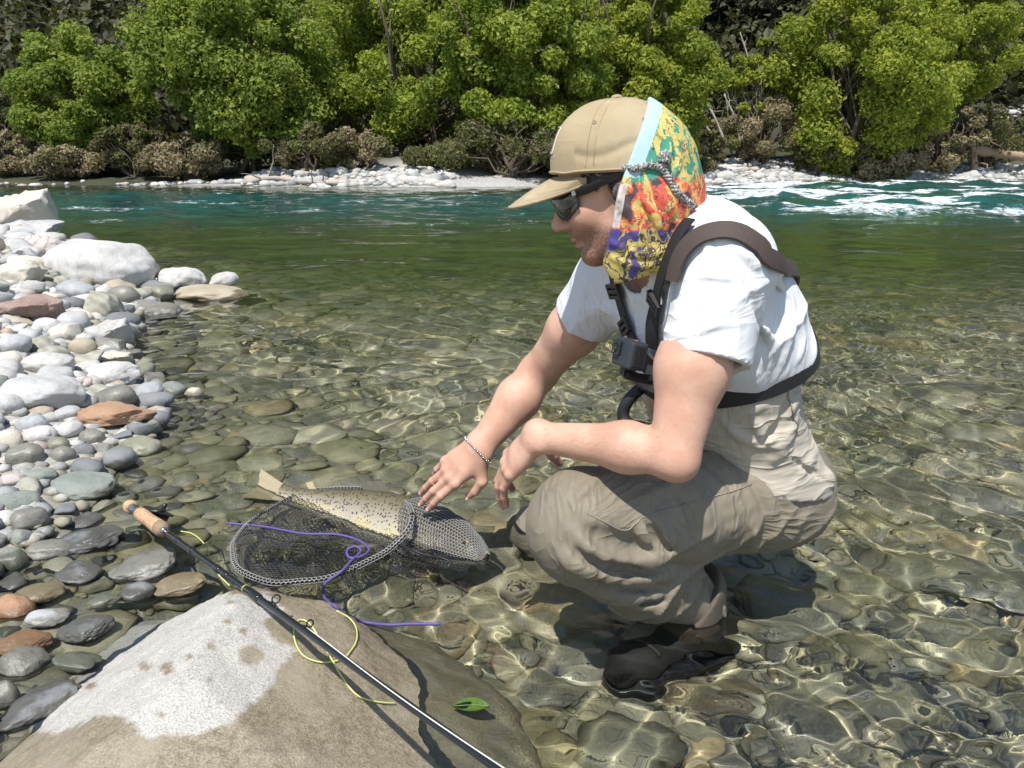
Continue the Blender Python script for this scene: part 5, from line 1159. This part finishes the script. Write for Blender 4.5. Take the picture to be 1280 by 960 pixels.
m = MB(); m.tube(np.stack([c0 + Zc * .0235 + yN * .016, c0 + Zc * .0262 + yN * .016]), .0055, 16); m.build('shutter_button', plain('button_red', (.20, .06, .05), .4, 50, .1, 0), e)
m = MB()
for k in (-1, 0, 1): m.box(c0 - Zc * .030 + Yc * .006 * k, X * .008, Yc * .0018, Zc * .010)
m.tube(np.stack([c0 - Zc * .034 - Yc * .014, c0 - Zc * .034 + Yc * .014]), .004, 10); m.tube(np.stack([c0 - Zc * .036, c0 - Zc * .040 - X * .025, c0 - Zc * .040 - X * .052]), .009, 8)
m.box(c0 - Zc * .038 - X * .055, X * .005, Yc * .022, Zc * .022); m.build('mount', M_plastic, e, False, .0008)
# ---- bracelet on the reaching wrist
wc = J['wrR'] + dR * .006; axn = nrm(dR * .7 + nrm(J['wrR'] - J['elR']) * .5); e1 = nrm(np.cross(axn, nR)); e2 = np.cross(axn, e1); a = np.linspace(0, 2 * np.pi, 45)[:-1]
P = wc + np.cos(a)[:, None] * e1 * .04 + np.sin(a)[:, None] * e2 * .04
for _ in range(6): P = BODY.snap(P, .0022, 1); P -= ((P - wc) @ axn)[:, None] * axn
m = MB()
for i in range(len(P)):
    tq = nrm(P[(i + 1) % len(P)] - P[i - 1]); rq = nrm(P[i] - wc); tw = axn * math.cos(.5 * (-1) ** i) + tq * math.sin(.5 * (-1) ** i)
    m.tube(np.stack([P[i] - tw * .0030, P[i] - tw * .0012, P[i] + tw * .0012, P[i] + tw * .0030]), [.0006, .0017, .0017, .0006], 6)
m.build('bracelet', plain('silver_chain', (.75, .74, .70), .22, 300, .2, 0, Metallic=1.0), MAN)
# fingernails
M_nail = plain('nail', (.70, .46, .39), .3, 80, .05, 0)
for q, v, nn_, rr in tipsR + tipsL:
    F_ = Field(); s_ = np.cross(v, nn_); c0_ = q + nn_ * rr * .62 + v * .0005; F_.add(f_ell(c0_, (rr * 1.05, rr * .78, rr * .42), np.stack([nrm(v), nrm(s_), nrm(nn_)])), 0)
    link('fingernail', F_.mesh('fingernail', c0_ - .012, c0_ + .012, .0013, 10), M_nail, MAN)
# ---------------------------------------------------------------- trout in the landing net
TA = PZ(347, 619, -.008); NO = PZ(607, 703, -.008); fx = nrm(NO - TA); FL = float(np.linalg.norm(NO - TA))
hz = nrm(np.array([-fx[1], fx[0], 0])); rl = math.radians(38); fu = nrm(np.array([0, 0, 1.0]) * math.cos(rl) + hz * math.sin(rl)); fu = nrm(fu - fx * (fu @ fx)); fs = np.cross(fx, fu)
PT = np.array([0, .005, .02, .06, .11, .18, .28, .40, .52, .64, .76, .86, .93, 1.0]); PH = np.array([.001, .018, .034, .056, .074, .093, .108, .112, .105, .090, .068, .048, .040, .042]) * .78; PW = np.array([.001, .013, .026, .040, .050, .058, .063, .063, .057, .047, .034, .022, .015, .009]) * .80
def fish_pt(tt, an, off=0.):
    """tt 0 nose .. 1 tail root, an angle from the back"""
    tt = np.asarray(tt, float); h = np.interp(tt, PT, PH); w = np.interp(tt, PT, PW)
    c = NO + (TA - NO) * tt[..., None] + hz * (.028 * np.sin(tt * 2.9 + .2))[..., None] + fu * (-.006 * np.sin(tt * 3.1))[..., None]
    return c + fu * ((h + off) * np.cos(an))[..., None] + fs * ((w + off) * np.sin(an))[..., None]
n1, n2 = 110, 72; Tg, Ag = np.meshgrid(np.linspace(0, 1, n1), np.linspace(0, 2 * np.pi, n2 + 1)[:-1], indexing='ij')
G = fish_pt(Tg, Ag); V = G.reshape(-1, 3); i = np.arange(n1 - 1)[:, None] * n2; j = np.arange(n2)[None]; F = np.stack([i + j, i + (j + 1) % n2, i + n2 + (j + 1) % n2, i + n2 + j], -1).reshape(-1, 4)
fm = mesh_np('trout_body', V, F); add_attr(fm, 'belly', ((1 - np.cos(Ag)) / 2).ravel()); add_attr(fm, 'along', Tg.ravel())
t = NT('trout_skin'); co = t.co(); be = t.attr('belly'); al = t.attr('along')
base = t.ramp(t.math('ADD', be, t.math('MULTIPLY', t.math('SUBTRACT', t.noise(14, 3, vec=co), .5), .15)), [(0, (.10, .09, .05)), (.20, (.19, .165, .09)), (.40, (.36, .315, .23)), (.55, (.50, .45, .32)), (.70, (.66, .585, .38)), (.9, (.72, .69, .58))])
base = t.mix(t.math('MULTIPLY', t.rng(be, .40, .55), t.math('MULTIPLY', t.rng(be, .75, .6), t.rng(t.noise(10, 2, vec=co), .4, .6))), base, (.58, .49, .25))
sp = t.vor(135, vec=co); k = t.math('MULTIPLY', t.rng(sp, .42, .30), t.rng(be, .62, .50)); k = t.math('MULTIPLY', k, t.rng(t.sep(t.vor(135, out='Color', vec=co))[0], .12, .16))
c = t.mix(t.math('MULTIPLY', k, .9), base, (.045, .035, .028)); c = t.mix(t.math('MULTIPLY', t.rng(al, .17, .13), .6), c, (.20, .17, .10))
sc_ = t.vor(330, vec=t.scaled((1, 1, 1), vec=co)); t.bump(sc_, .3, .0015)
M_trout = t.done(c, .30, Specular_IOR_Level=.6, Metallic=.12)
TR = empty('trout', (TA + NO) / 2, 'big spotted brown trout lying in the shallows with its head in the net', 'fish')
tb_ = link('trunk', fm, M_trout, TR); tb_.name = 'trout_body'
M_fin = NT('trout_fin'); _c = M_fin.co(); _w = M_fin.n('ShaderNodeTexWave', {'Vector': _c, 'Scale': 60, 'Distortion': 2}).outputs['Fac']; M_fin = M_fin.done(M_fin.mix(_w, (.30, .25, .15), (.45, .38, .24)), .4, Alpha=1.0)
def fin(name, root, tips, n=9, par=TR, mat=None):
    """a fin of finite thickness fanned between a root line and a tip line"""
    A = smooth_path(root, n); B = smooth_path(tips, n); w = np.linspace(0, 1, 8)[None, :, None]; Gf = A[:, None] * (1 - w) + B[:, None] * w
    nn_ = nrm(np.cross(A[-1] - A[0], B[n // 2] - A[n // 2])); rip = (np.sin(np.arange(n) * 2.2)[:, None] * np.linspace(0, 1, 8)[None] * .0022)[..., None] * nn_
    th_ = np.linspace(.003, .0006, 8)[None, :, None] * nn_; MB().grid(Gf + rip + th_).grid((Gf + rip - th_)[::-1]).build(name, mat or M_fin, par)
c1 = fish_pt(np.array(1.0), np.array(0.)); c2 = fish_pt(np.array(1.0), np.array(np.pi)); bk = -fx
fin('tail_fin', [c1, (c1 + c2) / 2, c2], [c1 + bk * .105 + fu * .022, (c1 + c2) / 2 + bk * .085, c2 + bk * .100 - fu * .034], 13)
q = lambda a, an: fish_pt(np.array(a), np.array(an), .0)
fin('dorsal_fin', [q(.50, 0.), q(.56, 0.), q(.62, 0.)], [q(.56, 0.) + fu * .026, q(.62, 0.) + fu * .024, q(.66, 0.) + fu * .012], 9, TR, plain('dark_fin', (.10, .09, .06), .4)); fin('adipose_fin', [q(.84, 0.), q(.87, 0.)], [q(.87, 0.) + fu * .022, q(.90, 0.) + fu * .016], 7)
fin('anal_fin', [q(.76, np.pi), q(.80, np.pi), q(.84, np.pi)], [q(.80, np.pi) - fu * .050, q(.84, np.pi) - fu * .052, q(.87, np.pi) - fu * .028], 9); fin('pelvic_fin', [q(.58, 2.6), q(.62, 2.6)], [q(.65, 2.5) - fu * .035, q(.68, 2.6) - fu * .020], 7)
for an in (1.15, -1.15):
    p = q(.075, an); F_ = Field(); F_.add(f_ell(p, (.0085,) * 3), 0); eo = link('eye', F_.mesh('eye', p - .015, p + .015, .0015), plain('fish_eye', (.30, .25, .12), .15, 100, .4, 0), TR); m = MB(); nn_ = nrm(fs * math.sin(an)); m.tube(np.stack([p + nn_ * .0075, p + nn_ * .0092]), .0042, 10); m.build('pupil', M_plastic, eo)
MB().tube(np.stack([q(.012, 1.9) + fs * .001, q(.04, 1.85) + fs * .0015, q(.085, 1.95) + fs * .0015, q(.115, 2.1) + fs * .001]), .0016, 6).build('mouth', plain('mouth_line', (.05, .04, .035), .5), TR)
gt = np.linspace(.5, 2.6, 14); MB().tube(np.stack([q(.165 + .02 * math.sin(a * 1.2), a) for a in gt]), .0022, 6).build('gill_cover', plain('gill_edge', (.16, .13, .08), .5), TR)
# ---- landing net
RIM = [(515, 645, .062), (507, 627, .055), (488, 617, .03), (455, 612, .010), (422, 611, .006), (392, 613, .004), (352, 628, -.004), (318, 647, .002), (298, 672, .004), (291, 694, .004), (301, 715, .004), (332, 727, .004), (366, 730, .004), (402, 726, .005), (442, 711, .008), (482, 690, .014), (506, 667, .040)]
RP = np.array([PZ(u, v, z) for u, v, z in RIM]); RP = smooth_path(np.concatenate([RP[-2:], RP, RP[:3]]), 22 * 8)
k0 = int(np.argmin(np.linalg.norm(RP[:40] - PZ(*RIM[0]), axis=1))); k1 = 90 + int(np.argmin(np.linalg.norm(RP[90:] - PZ(*RIM[0]), axis=1))); RP = RP[k0:k1 + 1]; _f = np.minimum(np.arange(len(RP)), np.arange(len(RP))[::-1]) / 20.; RP = RP + (np.clip(_f, 0, 1)[:, None]) * np.stack([.007 * NZ(np.stack([RP[:, 0] * 16, RP[:, 1] * 16, 0 * RP[:, 0] + k], 1)) for k in (0, 7)] + [.004 * NZ(RP * 14)], 1)
M_netd = plain('dark_rubber_net', (.065, .065, .066), .38, 200, .3, 0); M_netl = plain('grey_rubber_net', (.34, .335, .31), .35, 300, .5, 0); M_hoop = plain('net_hoop_black', (.02, .02, .022), .35, 100, .2, 0)
NET = empty('landing_net', RP.mean(0), 'round landing net with dark rubber mesh floating beside the boulder, round the fish', 'net')
MB().tube(RP, .0042, 8, False).build('hoop', M_hoop, NET)
def hexnet(P2, fn, cell, keep):
    """honeycomb edges over a flat chart, lifted by fn"""
    a = cell / math.sqrt(3); lo, hi = P2; nx = int((hi[0] - lo[0]) / cell) + 2; ny = int((hi[1] - lo[1]) / (1.5 * a)) + 2; E = []
    for j_ in range(ny):
        for i_ in range(nx):
            cx = lo[0] + (i_ + .5 * (j_ & 1)) * cell; cy = lo[1] + j_ * 1.5 * a
            v = [(cx + a * math.sin(math.pi / 3 * k), cy + a * math.cos(math.pi / 3 * k)) for k in (0, 1, 2, 3)]
            E += [(v[0], v[1]), (v[1], v[2]), (v[2], v[3])]
    E = np.array(E); kk = keep(E[:, 0]) & keep(E[:, 1]); E = E[kk]; return fn(E[:, 0]), fn(E[:, 1])
def strands(A, B, r, N=None):
    """thin three-sided strands from A to B, all in one mesh"""
    T = B - A; L = np.linalg.norm(T, axis=1); ok = (L > 1e-6) & (L < .06); A, B, T = A[ok], B[ok], T[ok] / L[ok][:, None]
    U = np.cross(T, np.array([.31, .2, .93])); U /= np.linalg.norm(U, axis=1)[:, None] + 1e-9; W = np.cross(T, U); A = A - T * r * .5; B = B + T * r * .5
    ring = [U * r, (-.5 * U + .866 * W) * r, (-.5 * U - .866 * W) * r]; V = np.stack([A + q_ for q_ in ring] + [B + q_ for q_ in ring], 1).reshape(-1, 3); b = np.arange(len(A))[:, None] * 6
    return V, np.concatenate([b + f for f in ([0, 1, 4, 3], [1, 2, 5, 4], [2, 0, 3, 5])])
loopxy = RP[::4, :2]
def sag(E):
    sd = poly_sd(E[:, 0], E[:, 1], loopxy); z0 = .007 - .007 * (1 - np.exp(-np.maximum(sd, 0) / .05)) + .004 * fbm(np.stack([E[:, 0] * 9, E[:, 1] * 9, 0 * E[:, 0]], 1), 2)
    j_ = .0016; return np.stack([E[:, 0] + j_ * NZ(np.stack([E[:, 0] * 90, E[:, 1] * 90, 0 * E[:, 0]], 1)), E[:, 1] + j_ * NZ(np.stack([E[:, 0] * 90, E[:, 1] * 90, 0 * E[:, 0] + 5], 1)), z0], 1)
A, B = hexnet((loopxy.min(0) - .02, loopxy.max(0) + .02), sag, .0105, lambda e: poly_sd(e[:, 0], e[:, 1], loopxy) > -.002)
tag(link('netting', mesh_np('netting', *strands(A, B, .00085)), M_netd, NET), kind='stuff')
A2, B2 = hexnet((loopxy.min(0) - .02, loopxy.max(0) + .02), lambda e: sag(e) - [.004, .003, .022], .0105, lambda e: poly_sd(e[:, 0], e[:, 1], loopxy) > .012)
tag(link('netting', mesh_np('netting', *strands(A2, B2, .00085)), M_netd, NET), kind='stuff')
# the rubber band of mesh wrapped round the hoop
sl_ = np.concatenate([[0], np.cumsum(np.linalg.norm(np.diff(RP, axis=0), axis=1))]); Tn = np.gradient(RP, axis=0); Tn /= np.linalg.norm(Tn, axis=1)[:, None]; Sd = np.cross(Tn, [0, 0, 1.]); Sd /= np.linalg.norm(Sd, axis=1)[:, None]; Ud = np.cross(Sd, Tn)
def wrap(E):
    c_ = np.stack([np.interp(E[:, 0], sl_, RP[:, k]) for k in range(3)], 1); s_ = np.stack([np.interp(E[:, 0], sl_, Sd[:, k]) for k in range(3)], 1); u_ = np.stack([np.interp(E[:, 0], sl_, Ud[:, k]) for k in range(3)], 1); a = E[:, 1] / .0064
    return c_ + s_ * (np.cos(a) * .0064)[:, None] + u_ * (np.sin(a) * .0064)[:, None]
A, B = hexnet((np.array([0, 0.]), np.array([sl_[-1], .0402])), wrap, .0095, lambda e: (e[:, 0] >= 0) & (e[:, 0] <= sl_[-1]) & (e[:, 1] < .0408))
tag(link('rim_mesh', mesh_np('rim_mesh', *strands(A, B, .00105)), M_netl, NET), kind='stuff')
# net drawn over the head and shoulders of the fish
def over(E):
    tt = E[:, 0] / FL; an = E[:, 1] / .062; n_ = fbm(np.stack([E[:, 0] * 22, E[:, 1] * 22, 0 * an], 1), 2); return fish_pt(np.clip(tt, -.02, 1), an, .0055 + .0035 * n_) + fx * (np.maximum(-tt, 0) * FL)[:, None] * .5
for sh_, mt_ in ((0., M_netl), (.0041, M_netd)):
    A, B = hexnet((np.array([.003, -.24]), np.array([.37 * FL, .24])), lambda e: over(e + sh_), .0082, lambda e: (e[:, 0] < FL * (.33 + .05 * np.sin(e[:, 1] * 30))) & (np.abs(e[:, 1]) < .20))
    tag(link('netting', mesh_np('netting', *strands(A, B, .00085)), mt_, NET), kind='stuff')
# slack folds of mesh between hoop and fish
def slack(u0, v0, u1, v1, z0, z1, wd_, sd_):
    a_ = PZ(u0, v0, z0); b_ = PZ(u1, v1, z1); L_ = np.linalg.norm(b_ - a_); side_ = nrm(np.cross(b_ - a_, [0, 0, 1.]))
    def fn(E):
        f_ = E[:, 0] / L_; w_ = E[:, 1] * (1 - .45 * np.sin(f_ * np.pi)); c_ = a_ + (b_ - a_) * f_[:, None]; return c_ + side_ * w_[:, None] + np.array([0, 0, 1.]) * (.012 * np.sin(E[:, 1] * 95 + f_ * 4 + sd_) - .012 * np.sin(f_ * np.pi))[:, None]
    A, B = hexnet((np.array([0, -wd_]), np.array([L_, wd_])), fn, .0082, lambda e: (e[:, 0] >= 0) & (e[:, 0] <= L_) & (np.abs(e[:, 1]) <= wd_)); return strands(A, B, .0009)
for a_ in ((492, 682, 588, 712, .012, -.02, .045, 0), (470, 690, 530, 725, .0, -.03, .05, 2), (500, 665, 560, 690, .02, .0, .04, 4)): tag(link('netting', mesh_np('netting', *slack(*a_)), M_netd, NET), kind='stuff')
MB().tube(smooth_path([PZ(494, 679, .022), PZ(512, 686, .024), PZ(532, 694, .018), PZ(550, 697, .020), PZ(562, 702, .016), PZ(560, 709, .008)], 30), .0026, 6).build('net_seam', M_hoop, NET)
# ---------------------------------------------------------------- fly rod over the boulder
from mathutils.bvhtree import BVHTree

_V = mco(BIG.data); _F = [tuple(p.vertices) for p in BIG.data.polygons]; BT = BVHTree.FromPolygons([tuple(v) for v in _V], _F)
def on_boulder(u, v, off=.003, zmin=.003):
    d = nrm(ray(u, v)); h, n_, i_, dist = BT.ray_cast(Vector((0, 0, CAM_H)), Vector(d)); w = PZ(u, v, zmin)
    if h is None or h.z < zmin: return w
    return np.array(h) + np.array(n_) * off
B0 = PZ(161, 632, .055); LEN = 2.3
for _k in range(120):                                    # lower the rod's far end until it rests on the boulder
    E0 = PY(618, 958, .62 + .004 * _k); rd = nrm(E0 - B0); _s = np.linspace(.35, np.linalg.norm(E0 - B0), 60); _d = [BT.find_nearest(Vector(B0 + rd * s_)) for s_ in _s]
    if min((Vector(B0 + rd * s_) - h[0]).dot(h[1]) for s_, h in zip(_s, _d)) < .009: break
print('rod', _k)
ROD = empty('fly_rod', B0, 'black fly rod with cork grip lying across the big boulder', 'fishing rod')
def rp(s_): return B0 + rd * s_
M_cork = NT('cork'); _c = M_cork.co(); M_cork = M_cork.done(M_cork.mix(M_cork.rng(M_cork.noise(150, 4, .7, vec=_c), .45, .7), (.56, .36, .20), (.30, .17, .09)), .8); M_cork2 = plain('dark_cork', (.27, .19, .12), .8, 200, .4, .3, .001); M_blank = plain('rod_blank', (.012, .013, .015), .16, 60, .1, 0, Coat_Weight=.5); M_silver = plain('seat_metal', (.45, .45, .46), .25, 80, .1, 0, Metallic=.95)
def turned(name, prof, mat, par=ROD, n=20): return MB().tube(np.stack([rp(s_) for s_, _ in prof]), [r_ for _, r_ in prof], n).build(name, mat, par)
turned('butt_cap', [(0, .010), (.004, .0155), (.012, .017), (.022, .0165), (.028, .0125)], M_cork)
turned('reel_seat', [(.027, .0095), (.030, .0112), (.045, .0112), (.046, .0098), (.080, .0098), (.081, .0115), (.088, .0115), (.089, .0095)], M_silver)
turned('cork_grip', [(.088, .0125), (.092, .0150), (.110, .0162), (.140, .0152), (.175, .0150), (.205, .0162), (.228, .0170), (.236, .0160)], M_cork)
turned('grip_end', [(.234, .0168), (.240, .0176), (.252, .0168), (.258, .0120), (.262, .0085)], M_cork2)
turned('winding_check', [(.260, .0080), (.266, .0078), (.268, .0066)], M_silver)
turned('blank', [(.262, .0062), (.30, .0066), (.55, .0062), (1.0, .0056), (LEN, .0040)], M_blank, n=12)
for s0 in (.335, .42, .56, .60): turned('thread_wrap', [(s0, .0066), (s0 + .004, .0074), (s0 + .022, .0074), (s0 + .026, .0066)], M_blank)
turned('ferrule', [(.70, .0062), (.705, .0078), (.76, .0078), (.765, .0062)], M_blank)
turned('ferrule_ring', [(.703, .0082), (.707, .0082)], plain('ferrule_green', (.30, .28, .10), .4, 80, .1, 0))
sdv_ = nrm(np.cross(rd, [0, 0, 1.])); upv_ = nrm(np.cross(sdv_, rd)); awy = sdv_ if sdv_[1] > 0 else -sdv_
def guide(s0, r_, dirn):
    c_ = rp(s0) + dirn * (r_ + .008); a = np.linspace(0, 6.283, 21); o = MB().tube(c_ + np.cos(a)[:, None] * dirn * r_ + np.sin(a)[:, None] * np.cross(rd, dirn) * r_, .0014, 6, False).build('guide', M_blank, ROD)
    MB().tube(np.stack([rp(s0 - .018) + dirn * .005, c_ - dirn * r_]), .0014, 5).tube(np.stack([rp(s0 + .018) + dirn * .005, c_ - dirn * r_]), .0014, 5).build('guide_foot', M_blank, o)
guide(float((on_boulder(369, 779) - B0) @ rd) , .007, nrm(awy * .6 + upv_ * .8)); s2 = float((PY(505, 880, float(rp(.82)[1])) - B0) @ rd); guide(max(.8, min(1.2, s2)), .0055, nrm(awy * .6 + upv_ * .8))
# reel under the seat
rc = rp(.062) + nrm(awy * .8 - upv_ * .5) * .048; axr = nrm(np.cross(rd, nrm(awy * .8 - upv_ * .5)))
def drum(name, c_, prof, mat, par): return MB().tube(np.stack([c_ + axr * a_ for a_, _ in prof]), [r_ for _, r_ in prof], 26).build(name, mat, par)
rl_ = drum('reel', rc, [(-.016, .030), (-.015, .036), (-.012, .037), (-.011, .028), (.011, .028), (.012, .037), (.015, .036), (.016, .030)], M_plastic, ROD)
drum('reel_handle', rc + rd * .022 + axr * .022, [(-.006, .0045), (.014, .006), (.016, .004)], M_plastic, rl_); m = MB(); m.box(rp(.062) + nrm(awy * .8 - upv_ * .5) * .0125, rd * .030, axr * .005, upv_ * .002); m.build('reel_foot', M_plastic, rl_, False, .001)
hk = PY(207, 637, float(rp(.10)[1]) + .02); m = MB(); m.tube(np.stack([rp(.085) + upv_ * .008, rp(.10) * .4 + hk * .6, hk]), [.004, .004, .0055], 8); m.build('reel_lever', M_plastic, rl_)
# fly line
M_line = plain('fly_line', (.62, .66, .20), .4, 500, .15, 0); M_white = plain('pale_line', (.70, .70, .58), .4, 500, .1, 0)
FLN = empty('fly_line', on_boulder(411, 825), 'thin yellow green fly line curled in loops on the boulder', 'fishing line')
def ln(px, off=.003, n=90, r_=.0014, mat=M_line): MB().tube(smooth_path([on_boulder(u, v, off) for u, v in px], n), r_, 6).build('line', mat, FLN)
ln([(226, 664), (240, 667), (252, 676), (259, 687), (263, 702), (273, 718), (287, 732)]); ln([(420, 766), (434, 774), (443, 786), (445, 801), (439, 814), (428, 825), (411, 830), (393, 829), (378, 822), (369, 808), (366, 794), (368, 783), (375, 777), (385, 781), (394, 793), (402, 809), (411, 822), (422, 841), (436, 862), (448, 873), (464, 878), (480, 880), (492, 881)], .004, 200)
P = np.stack([rp(s_) + upv_ * .0062 + awy * .003 * math.sin(s_ * 9) for s_ in np.linspace(max(.8, min(1.2, s2)), 1.7, 40)]); MB().tube(P, .0009, 6).build('line', M_white, FLN)
# a green leaf afloat
lc = PZ(589, 884, .004); A = np.linspace(0, 1, 15); Gl = []
for s_ in (-1, -.5, 0, .5, 1): Gl.append([lc + np.array([(a_ - .5) * .060, s_ * .017 * math.sin(math.pi * a_) ** .8 + .004 * math.sin(a_ * 3), .003 * s_ * s_]) for a_ in A])
Gl = np.array(Gl); o = MB().grid(Gl).grid((Gl - [0, 0, .0008])[::-1]).build('leaf', plain('green_leaf', (.075, .14, .02), .4, 120, .4, .3, .001)); tag(o, 'single green leaf floating on the water to the right of the boulder', 'leaf')
MB().tube(np.stack([lc + np.array([(a_ - .5) * .066, .004 * math.sin(a_ * 3), .0012]) for a_ in A]), .0007, 5).build('midrib', plain('leaf_rib', (.14, .21, .05), .4), o)
pc = [(284, 654), (306, 656), (334, 659), (379, 667), (420, 668), (447, 675), (461, 686), (453, 695), (437, 697), (434, 688), (444, 683), (451, 689), (438, 702), (426, 715), (407, 729), (405, 745), (417, 760), (450, 776), (485, 781), (512, 780), (551, 780)]
pz_ = [.004, .004, .008, .016, .020, .020, .018, .020, .022, .024, .028, .024, .022, .016, .006, .004, .003, .003, .004, .003, .003]
P = smooth_path([(on_boulder(u, v, .004, .003) if z <= .006 else PZ(u, v, z)) for (u, v), z in zip(pc, pz_)], 160); tag(MB().tube(P, .0030, 8).build('purple_cord', plain('purple_cord', (.105, .075, .26), .6, 900, .45, .5, .001)), 'purple cord looped over the net with one end drifting below the fish head', 'cord')
